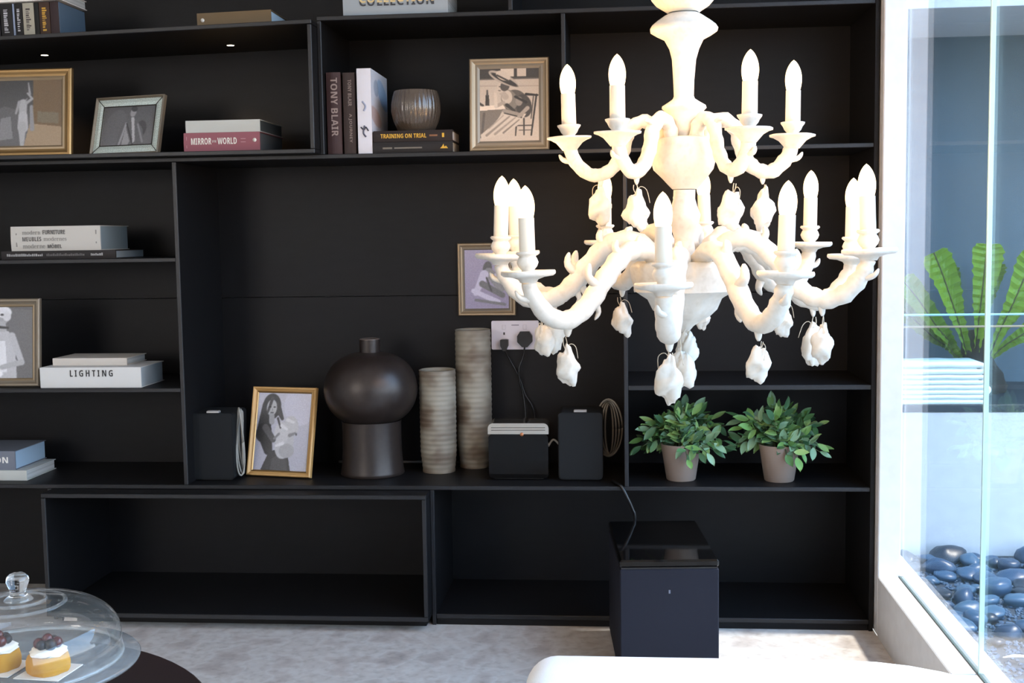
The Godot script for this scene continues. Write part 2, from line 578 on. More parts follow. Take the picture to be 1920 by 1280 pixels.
# ---------------------------------------------------------------- setting
func build_setting() -> void:
	struct("floor", rbox(-4.3, 0.782, -0.1, 0.0, -0.56, 6.1, 0.0), M.floor)
	struct("ceiling", rbox(-4.3, 0.95, 2.75, 2.9, -0.7, 6.1, 0.0), M.ceiling)
	struct("wall_front", rbox(-4.3, 0.85, 0.0, 2.75, -0.56, -0.43, 0.0), M.wall)
	struct("wall_left", rbox(-4.45, -4.3, -0.1, 2.75, -0.56, 6.1, 0.0), M.wall)
	struct("wall_back", rbox(-4.45, 0.95, -0.1, 2.75, 6.1, 6.25, 0.0), M.wall)
	var wr := struct("wall_right", rbox(0.782, 0.85, 0.0, 2.75, -0.43, 0.04, 0.003), M.wall)
	struct("low_wall", rbox(0.782, 0.85, -0.1, 0.187, 0.04, 4.3, 0.003), M.wall, wr)
	struct("outer_kerb", rbox(0.8505, 0.91, -0.1, 0.187, -0.6, 4.3, 0.003), M.wall, wr)
	struct("header", rbox(0.782, 0.91, 2.5, 2.75, 0.04, 4.3, 0.003), M.wall, wr)
	struct("end_wall", rbox(0.782, 0.91, -0.1, 2.75, 4.3, 6.1, 0.003), M.wall, wr)
	# frameless glazing: panes butt-jointed, set in a dark bead on the sill
	var win := Node3D.new()
	win.name = "window_1"
	add_child(win)
	win.set_meta("kind", "structure")
	var gm := glass(0.03)
	var z := 0.045
	var edge := mat(Color(0.72, 0.86, 0.86), 0.3)
	for zn in [0.868, 1.72, 2.58, 3.44, 4.295]:
		obj("pane", rbox(0.846, 0.854, 0.187, 2.5, z, zn - 0.004, 0.0), gm, win)
		if zn < 4.0:
			obj("joint", rbox(0.845, 0.856, 0.188, 2.499, zn - 0.004, zn + 0.003, 0.0), edge, win)
		z = zn + 0.003
	obj("glazing_bead", rbox(0.843, 0.857, 0.187, 0.191, 0.045, 4.29, 0.0), mat(Color(0.30, 0.35, 0.34), 0.6), win)

	# outside: planted court under a white overhang
	var ground := struct("ground_outside", rbox(0.91, 7.0, -0.12, 0.0, -2.2, 9.0, 0.0), M.gravel)
	struct("wall_court", rbox(0.0, 7.0, 0.0, 3.2, -1.75, -1.6, 0.0), M.outer_wall)
	struct("overhang", rbox(0.852, 7.0, 2.06, 3.2, -1.6, -0.9, 0.002), M.wall)
	var ledge := struct("planter_ledge", rbox(0.852, 7.0, 0.0, 0.557, -1.6, -0.9, 0.003), M.wall)
	obj("slab", rbox(0.853, 7.0, 0.5575, 0.586, -1.6, -0.895, 0.002), M.slate, ledge)
	# pebbles lying on the ground, one mesh each
	rng.seed = 41
	var shapes := []
	for k in 5:
		var sd := k * 1.7
		shapes.append(blob(func(v: Vector3) -> Vector3:
			var r := 1.0 + 0.15 * sin(v.x * 2.3 + sd) + 0.13 * sin(v.z * 3.1 + sd * 2.0) + 0.08 * sin(v.y * 4.0 + sd) + 0.05 * sin(v.x * 6.0 - v.z * 5.0 + sd)
			return Vector3(v.x * r, v.y * r, v.z * r), 8, 12))
	var tones := []
	for c in [Color(0.08, 0.18, 0.28), Color(0.11, 0.22, 0.33), Color(0.14, 0.26, 0.37), Color(0.05, 0.11, 0.18), Color(0.18, 0.30, 0.40)]:
		tones.append(mat(c, 0.38, 0.0, 0.5))
	var placed := []
	for k in 900:
		var r := rng.randf_range(0.024, 0.066)
		var p := Vector2(rng.randf_range(0.95, 2.1), rng.randf_range(-0.84, 0.12))
		if p.y > -0.25 and rng.randf() < 0.6 + p.y:
			continue
		if p.y > -0.05:
			r *= 0.7
		var clear := p.x - r > 0.92 and p.y - r * 1.3 > -0.89
		for q in placed:
			if p.distance_to(Vector2(q.x, q.y)) < (r + q.z) * 0.83:
				clear = false
				break
		if not clear:
			continue
		placed.append(Vector3(p.x, p.y, r))
		var flat := rng.randf_range(0.45, 0.72)
		var o := obj("pebble", shapes[rng.randi() % 5], tones[rng.randi() % 5], ground, Vector3(p.x, r * flat * 0.8, p.y))
		o.rotation = Vector3(rng.randf_range(-0.25, 0.25), rng.randf() * TAU, rng.randf_range(-0.25, 0.25))
		o.scale = Vector3(r * rng.randf_range(0.95, 1.3), r * flat, r * 0.92)
		if placed.size() >= 280:
			break
	# fine gravel between them
	var mm := MultiMesh.new()
	mm.transform_format = MultiMesh.TRANSFORM_3D
	mm.mesh = blob(func(v: Vector3) -> Vector3: return v * (1.0 + 0.2 * sin(v.x * 5.0 + v.z * 3.0)), 4, 6, false)
	mm.instance_count = 5200
	for k in 5200:
		var s := rng.randf_range(0.004, 0.010)
		var p3 := Vector3(rng.randf_range(0.93, 2.1), s * 0.3, rng.randf_range(-0.88, 0.75))
		mm.set_instance_transform(k, Transform3D(Basis.from_euler(Vector3(rng.randf() * 6.0, rng.randf() * 6.0, 0)).scaled(Vector3(s, s * 0.7, s * 1.2)), p3))
	var mi := MultiMeshInstance3D.new()
	mi.name = "gravel"
	mi.multimesh = mm
	mi.material_override = mat(Color(0.18, 0.28, 0.38), 0.6)
	mi.set_meta("kind", "stuff")
	ground.add_child(mi)
	# a few shards: a curled white leaf and rusty fallen leaves
	var st := st_new(true)
	for k in 6:
		var u0 := k / 6.0
		var u1 := (k + 1) / 6.0
		var f := func(u: float, s: float) -> Vector3: return Vector3(u * 0.085 - 0.03, 0.012 + 0.012 * sin(u * PI), 0.02 * sin(u * 2.4) + s * 0.011 * sin(PI * (0.1 + 0.85 * u)))
		quad(st, f.call(u0, -1), f.call(u1, -1), f.call(u1, 1), f.call(u0, 1), Vector3.UP)
	tag(obj("fallen_leaf", done(st), mat(Color(0.93, 0.92, 0.88), 0.7), null, Vector3(1.125, 0.0, 0.25)), "curled pale leaf lying on the dark gravel nearest the glass joint", "leaf")

# ---------------------------------------------------------------- shelving
const SAG := 0.022
func build_shelving() -> void:
	var sh := thing("wall_shelving", "charcoal built-in wall shelving of open compartments covering the whole wall", "shelving")
	var m: Material = M.shelf
	var zb := -0.40
	for b in [[-2.6, -0.952, 1.885, 1.8965], [-0.938, 0.764, 1.924, 1.937], [-2.6, 0.764, 1.4985, 1.5115], [-2.6, -1.421, 1.181, 1.194], [-2.6, -1.421, 0.760, 0.773],
			[0.0215, 0.764, 0.761, 0.776], [-2.6, 0.764, 0.4425, 0.4555], [-0.600, 0.764, 0.022, 0.036], [-2.6, 0.764, 2.42, 2.435]]:
		if b[2] == 1.885:
			continue
		var sb := obj("shelf_board", rbox(b[0], b[1], b[2], b[3], zb, -0.0035), m, sh)
		obj("lit_edge_strip", rbox(b[0], b[1], b[2], b[3], -0.0034, 0.0, 0.003), M.lit_edging, sb)  # board front lightened by colour, as an edge catching light
	for d in [[-1.421, -1.408, 0.456, 1.498], [0.008, 0.021, 0.456, 1.498], [-0.9375, -0.925, 1.512, 1.9235], [-0.177, -0.164, 1.512, 1.9235], [-0.338, -0.325, 1.9375, 2.4195],
			[-0.6125, -0.600, 0.001, 0.442], [-1.885, -1.872, 0.001, 0.442]]:
		var dv := obj("divider", rbox(d[0], d[1], d[2], d[3], zb, -0.0035), m, sh)
		obj("lit_edge_strip", rbox(d[0], d[1], d[2], d[3], -0.0034, 0.0, 0.003), M.lit_edging, dv)
	obj("side_panel", rbox(0.7645, 0.7775, 0.0, 2.435, zb, 0.0), m, sh)
	obj("plinth", rbox(-0.6, 0.764, 0.0, 0.0215, zb, -0.008), m, sh)
	obj("back_panel", rbox(-2.6, 0.778, 0.0, 0.452, -0.42, zb - 0.0005), m, sh)
	obj("back_panel", rbox(-2.6, 0.778, 0.454, 1.044, -0.42, zb - 0.0005), m, sh)
	obj("back_panel", rbox(-2.6, 0.778, 1.0455, 1.504, -0.42, zb - 0.0005), m, sh)
	obj("back_panel", rbox(-2.6, 0.778, 1.506, 2.435, -0.42, zb - 0.0005), m, sh)
	var tb := thing("display_box", "charcoal open box unit standing forward of the shelving, with two small downlights", "shelf unit")
	obj("lit_edge_strip", rbox(-2.6, -0.938, 1.512, 1.525, 0.0666, 0.07, 0.003), M.lit_edging, obj("bottom_board", rbox(-2.6, -0.938, 1.512, 1.525, zb, 0.0665), m, tb))
	var top := obj("top_board", rbox(-1.66, 0.006, -0.0125, 0.0, zb, 0.0665), m, tb, Vector3(-0.944, 1.917, 0))   # sags a little to the left
	top.rotation.z = SAG
	obj("lit_edge_strip", rbox(-1.66, 0.006, -0.0125, 0.0, 0.0666, 0.07, 0.003), M.lit_edging, top)
	obj("lit_edge_strip", rbox(-0.951, -0.938, 1.5255, 1.9025, 0.0666, 0.07, 0.003), M.lit_edging, obj("side_panel", rbox(-0.951, -0.938, 1.5255, 1.9025, zb, 0.0665), m, tb))
	for x in [-1.945, -1.296]:
		var l := obj("downlight", lathe([[Vector2(0.0, 0.0), Vector2(0.012, 0.0)], [Vector2(0.012, 0.0), Vector2(0.012, 0.003)]], 20), lamp_mat(Color(1, 0.93, 0.82), 6.0), tb, Vector3(x, 1.917 - 0.0128 + (x + 0.944) * sin(SAG), -0.25))
		obj("trim_ring", lathe([[Vector2(0.013, 0.002), Vector2(0.019, 0.002), Vector2(0.019, 0.004)]], 20), M.chrome, l)
		var sp := SpotLight3D.new()
		sp.name = "downlight_beam"
		sp.position = Vector3(x, 1.901 + (x + 0.944) * sin(SAG), -0.25)
		sp.rotation.x = -PI / 2
		sp.light_color = Color(1, 0.78, 0.5)
		sp.light_energy = 0.35
		sp.light_size = 0.012
		sp.spot_angle = 42
		sp.spot_range = 6
		sp.spot_attenuation = 2
		sp.shadow_enabled = true
		tb.add_child(sp)
	var lb := thing("floor_box", "long low charcoal open box unit standing forward on the floor, empty", "shelf unit")
	for e in [["top_board", 0.428, 0.4415], ["bottom_board", 0.036, 0.050]]:
		var o := obj(e[0], rbox(-1.869, -0.613, e[1], e[2], zb, 0.0765), m, lb)
		obj("lit_edge_strip", rbox(-1.869, -0.613, e[1], e[2], 0.0766, 0.08, 0.003), M.lit_edging, o)
	for x in [-1.869, -0.6265]:
		obj("lit_edge_strip", rbox(x, x + 0.0135, 0.0505, 0.4275, 0.0766, 0.08, 0.003), M.lit_edging, obj("side_panel", rbox(x, x + 0.0135, 0.0505, 0.4275, zb, 0.0765), m, lb))
	obj("plinth", rbox(-1.85, -0.63, 0.0, 0.0355, zb, 0.012), m, lb)

func lamp_mat(c: Color, e: float) -> StandardMaterial3D:
	var m := mat(c, 0.3)
	m.emission_enabled = true
	m.emission = c
	m.emission_energy_multiplier = e
	return m

# ---------------------------------------------------------------- chandelier
const CH := Vector3(0.14, 0, 1.07)

func drop_mesh(sd: float) -> ArrayMesh:
	return blob(func(v: Vector3) -> Vector3:
		var r := 0.0245 * (1.0 + 0.16 * sin(v.x * 4.1 + sd) * cos(v.z * 3.3 - sd) + 0.11 * sin(v.y * 6.0 + v.x * 3.0 + sd * 2.0) + 0.07 * sin(v.z * 9.0 + v.y * 5.0 + sd) + 0.05 * sin(v.x * 13.0 - v.y * 7.0))
		var yy: float = v.y * (1.35 + 0.25 * absf(v.y))
		var pinch := 1.0 - 0.35 * clampf(v.y, 0.0, 1.0)
		return Vector3(v.x * r * pinch, yy * r, v.z * r * pinch), 16, 20, true)

func arm(root: Node3D, path: Array, radii: Array, tip: Vector3, lean: float, spikes: Array, sd: float, upper: bool) -> void:
	var st := SurfaceTool.new()
	st.begin(Mesh.PRIMITIVE_TRIANGLES)
	var rr := []
	for i in radii.size():
		rr.append(radii[i] * (1.0 + 0.07 * sin(i * 1.9 + sd) + 0.04 * sin(i * 4.3 + sd * 3.0)))
	add_tube(st, path, rr, 12, true, 0.9)
	for s in spikes:
		add_tube(st, spline(s[0], 4), s[1], 8, true, 0.7)
	var a := obj("arm", st.commit(), M.ceramic, root)
	var o := Transform3D(Basis(Vector3(0, 0, 1), lean), tip)
	var put := func(called: String, mesh: Mesh, mt: Material) -> void:
		var n := obj(called, mesh, mt, a)
		n.transform = o
	var wave := func(an: float, y: float) -> float: return 1.0 + (0.05 * sin(an * 5.0 + sd) + 0.03 * sin(an * 3.0 - sd)) * (1.0 if y > -0.02 else 0.3)
	var dish := [[Vector2(0.016, -0.020), Vector2(0.020, -0.0135), Vector2(0.032, -0.009), Vector2(0.049, -0.007), Vector2(0.054, -0.003), Vector2(0.0545, 0.001), Vector2(0.053, 0.0045), Vector2(0.046, 0.0035), Vector2(0.026, 0.001), Vector2(0.012, 0.003)]]
	if upper:
		dish = [[Vector2(0.015, -0.026), Vector2(0.023, -0.016), Vector2(0.029, -0.009), Vector2(0.040, -0.0025), Vector2(0.048, 0.0), Vector2(0.0485, 0.004), Vector2(0.042, 0.004), Vector2(0.026, 0.001), Vector2(0.012, 0.003)]]
	put.call("saucer", lathe(dish, 28, wave), M.ceramic)
	var cup := [[Vector2(0.012, 0.001), Vector2(0.013, 0.006), Vector2(0.019, 0.013), Vector2(0.022, 0.021), Vector2(0.019, 0.029), Vector2(0.0165, 0.033), Vector2(0.022, 0.037), Vector2(0.0235, 0.040), Vector2(0.021, 0.043), Vector2(0.0165, 0.043), Vector2(0.0165, 0.038)]]
	if upper:
		cup = [[Vector2(0.013, 0.001), Vector2(0.0125, 0.008), Vector2(0.018, 0.014), Vector2(0.021, 0.021), Vector2(0.0255, 0.027), Vector2(0.026, 0.030), Vector2(0.022, 0.031), Vector2(0.0165, 0.031), Vector2(0.0165, 0.027)]]
	put.call("candle_cup", lathe(cup, 24), M.ceramic)
	var b := 0.03 if upper else 0.042
	put.call("candle_sleeve", lathe([[Vector2(0.0155, b), Vector2(0.0162, b + 0.001), Vector2(0.0158, b + 0.068)], [Vector2(0.0158, b + 0.068), Vector2(0.009, b + 0.0685)]], 24), M.sleeve)
	var prof := []
	for k in 15:
		var u := k / 14.0
		var r: float = 0.0178 * (1.0 - 0.22 * pow(1.0 - u / 0.36, 2.0)) if u < 0.36 else 0.0178 * pow(maxf(0.0, 1.0 - pow((u - 0.36) / 0.64, 2.1)), 0.80)
		prof.append(Vector2(r, b + 0.067 + 0.066 * u))
	put.call("bulb", lathe([prof], 20), M.bulb)
	var l := OmniLight3D.new()
	l.name = "bulb_light"
	l.position = o * Vector3(0, b + 0.067 + 0.026, 0)
	l.light_color = Color(1.0, 0.78, 0.52)
	l.light_energy = BULB
	l.light_size = 0.012
	l.omni_range = 12
	l.omni_attenuation = 2
	l.shadow_enabled = true
	root.add_child(l, true)

const BULB := 0.046

func pendant(root: Node3D, from: Vector3, top: float, sd: float, size := 1.0) -> void:
	var p := obj("pendant", drop_mesh(sd), M.ceramic, root, Vector3(from.x, top - 0.037 * size, from.z))
	p.rotation = Vector3(0.12 * sin(sd), sd * 2.1, 0.15 * cos(sd * 1.7))
	p.scale = Vector3.ONE * size
	var st := SurfaceTool.new()
	st.begin(Mesh.PRIMITIVE_TRIANGLES)
	var h := (from.y - top) / size
	for s in [-1.0, 1.0]:
		add_tube(st, spline([Vector3(0, 0.032, 0), Vector3(0.004 * s, 0.037 + h * 0.4, 0.001 * s), Vector3(0.003 * s, 0.037 + h, 0)], 3), 0.0009, 5)
	# the loose end of the wire
	add_tube(st, spline([Vector3(0, 0.034, 0), Vector3(0.010, 0.046, 0.004), Vector3(0.022, 0.038, 0.006), Vector3(0.026 + 0.006 * sin(sd), 0.012, 0.005)], 4), 0.0007, 5)
	obj("wire", st.commit(), M.wire, p)

func build_chandelier() -> void:
	var t := thing("chandelier", "white ceramic two-tier chandelier with lit candle bulbs and lumpy hanging drops", "chandelier", CH)
	var px := func(runs: Array) -> Array:
		var out := []
		for run in runs:
			var r2 := []
			for v in run:
				r2.append(Vector2(v[1] / 845.0, 1.751 - v[0] / 866.0))
			r2.reverse()
			out.append(r2)
		return out
	var lump := func(an: float, y: float) -> float: return 1.0 + 0.025 * sin(an * 3.0 + y * 40.0) + 0.018 * sin(an * 7.0 - y * 90.0)
	obj("stem", lathe(px.call([[[-130, 14], [-100, 20], [-60, 42], [-30, 60], [-8, 62], [0, 57], [10, 48], [20, 33], [24, 28]], [[25, 27], [30, 36], [38, 47], [47, 57], [54, 61], [60, 60], [66, 50], [73, 36], [90, 27], [110, 22], [150, 19], [178, 18], [183, 20], [190, 30], [196, 40], [200, 41], [206, 35], [212, 33], [230, 28], [245, 22], [256, 19]]]), 32, lump), M.ceramic, t)
	obj("urn", lathe(px.call([[[262, 15], [255, 46], [258, 50], [270, 51], [285, 55], [300, 58], [315, 55], [330, 42], [345, 29], [352, 22]], [[353, 20], [370, 20], [385, 24], [400, 30], [415, 28], [430, 22], [445, 18], [470, 20], [492, 22]]]), 32, lump), M.ceramic, t)
	obj("bowl", lathe(px.call([[[492, 20], [488, 88], [493, 96], [500, 98], [520, 93], [545, 91]], [[545, 91], [551, 82], [560, 68], [580, 58], [592, 46], [602, 30], [612, 17], [622, 9], [626, 0]]]), 36, func(an: float, y: float) -> float: return 1.0 + 0.03 * sin(an * 5.0 + y * 30.0) + 0.03 * sin(an * 11.0 - y * 60.0)), M.ceramic, t)
	obj("rod", lathe([[Vector2(0.009, 1.88), Vector2(0.009, 2.70)]], 12), M.ceramic, t)
	obj("canopy", lathe([[Vector2(0.01, 2.68), Vector2(0.05, 2.70), Vector2(0.065, 2.73), Vector2(0.065, 2.7495)]], 24), M.ceramic, t)
	# lower tier: ten arms (angle from the viewer's side, reach, saucer height)
	var low := [[-154.4, 0.412, 1.230], [-113.4, 0.420, 1.208], [-83.9, 0.405, 1.205], [-51.0, 0.419, 1.174], [-8.3, 0.411, 1.152], [24.5, 0.408, 1.170], [63.5, 0.403, 1.208], [104.6, 0.393, 1.192], [130.7, 0.412, 1.219], [169.7, 0.413, 1.234]]
	for i in low.size():
		var e = low[i]
		var dir := Vector3(sin(deg_to_rad(e[0])), 0, cos(deg_to_rad(e[0])))
		var at := func(r: float, y: float) -> Vector3: return dir * (r * e[1] / 0.41) + Vector3(0, y, 0)
		var ys: float = e[2]
		var k := ys - 1.19
		var pts := [at.call(0.07, 1.196 + k * 0.4), at.call(0.115, 1.224 + k * 0.6), at.call(0.165, 1.218 + k * 0.7), at.call(0.215, 1.172 + k * 0.8), at.call(0.262, 1.117 + k * 0.8), at.call(0.312, 1.090 + k), at.call(0.362, 1.102 + k), at.call(0.398, 1.142 + k), at.call(0.41, ys - 0.018)]
		var path := spline(pts, 5)
		var radii := []
		for q in path.size():
			var u := float(q) / (path.size() - 1)
			radii.append(lerpf(0.023, 0.021, u) if u < 0.8 else lerpf(0.021, 0.016, (u - 0.8) / 0.2))
		var side := dir.cross(Vector3.UP)
		var spikes := [
			[[at.call(0.175, 1.21 + k * 0.7), at.call(0.190, 1.232 + k * 0.7), at.call(0.185, 1.248 + k * 0.7)], [0.016, 0.014, 0.013, 0.012, 0.011, 0.010, 0.009, 0.006, 0.003]],
			[[at.call(0.235, 1.150 + k * 0.6), at.call(0.260, 1.172 + k * 0.7), at.call(0.257, 1.200 + k * 0.7)], [0.017, 0.015, 0.014, 0.013, 0.012, 0.011, 0.010, 0.007, 0.003]],
			[[at.call(0.120, 1.225 + k * 0.6), at.call(0.128, 1.244 + k * 0.6), at.call(0.122, 1.254 + k * 0.6)], [0.012, 0.012, 0.011, 0.011, 0.010, 0.009, 0.008, 0.006, 0.003]],
			[[at.call(0.245, 1.120 + k * 0.7), at.call(0.235, 1.098 + k * 0.7), at.call(0.245, 1.082 + k * 0.7)], [0.012, 0.011, 0.010, 0.009, 0.008, 0.007, 0.006, 0.004, 0.002]],
			[[at.call(0.402, ys - 0.055), at.call(0.424, ys - 0.05) + side * 0.008, at.call(0.434, ys - 0.036) + side * 0.01], [0.012, 0.011, 0.010, 0.009, 0.008, 0.007, 0.006, 0.004, 0.002]],
			[[at.call(0.312, 1.085 + k), at.call(0.314, 1.070 + k), at.call(0.315, 1.055 + k)], [0.014, 0.013, 0.011, 0.010, 0.009, 0.008, 0.007, 0.005, 0.003]]]
		arm(t, path, radii, at.call(0.41, ys), 0.035 * sin(i * 2.3), spikes, i * 1.3, false)
		pendant(t, at.call(0.315, 1.055 + k), ys - 0.152 + 0.008 * sin(i * 1.7), i * 1.1, 1.0 + 0.14 * sin(i * 2.0))
	pendant(t, Vector3(-0.004, 1.03, 0.03), 0.992, 8.3, 1.1)
	pendant(t, Vector3(0.006, 1.04, 0.0), 1.030, 5.1, 0.95)
	# upper tier: five arms
	var up := [[-43.9, 0.208, 1.456], [-92.0, 0.251, 1.460], [41.5, 0.190, 1.459], [89.5, 0.233, 1.454], [178.0, 0.21, 1.460]]
	for i in up.size():
		var e = up[i]
		var dir := Vector3(sin(deg_to_rad(e[0])), 0, cos(deg_to_rad(e[0])))
		var at := func(r: float, y: float) -> Vector3: return dir * (r * e[1] / 0.22) + Vector3(0, y, 0)
		var ys: float = e[2]
		var pts := [at.call(0.042, 1.440), at.call(0.050, 1.478), at.call(0.078, 1.494), at.call(0.105, 1.472), at.call(0.118, 1.425), at.call(0.143, 1.388), at.call(0.178, 1.380), at.call(0.208, 1.408), at.call(0.22, ys - 0.016)]
		var path := spline(pts, 5)
		var radii := []
		for q in path.size():
			radii.append(lerpf(0.0165, 0.0155, float(q) / path.size()))
		var spikes := [
			[[at.call(0.105, 1.475), at.call(0.120, 1.487), at.call(0.132, 1.486)], [0.011, 0.010, 0.009, 0.009, 0.008, 0.007, 0.006, 0.004, 0.002]],
			[[at.call(0.214, ys - 0.05), at.call(0.232, ys - 0.046), at.call(0.240, ys - 0.034)], [0.011, 0.010, 0.009, 0.009, 0.008, 0.007, 0.006, 0.004, 0.002]],
			[[at.call(0.16, 1.382), at.call(0.16, 1.368), at.call(0.16, 1.352)], [0.013, 0.012, 0.010, 0.009, 0.008, 0.007, 0.006, 0.004, 0.002]]]
		arm(t, path, radii, at.call(0.22, ys), 0.02 * sin(i * 1.9), spikes, 7.0 + i * 1.7, true)
		pendant(t, at.call(0.16, 1.352), ys - 0.118 + 0.006 * sin(i * 2.1), 3.0 + i * 1.3, 1.05)

# ---------------------------------------------------------------- things on the shelves
const TOPY := 1.5255
const MIDY := 1.512
const LOWY := 0.456

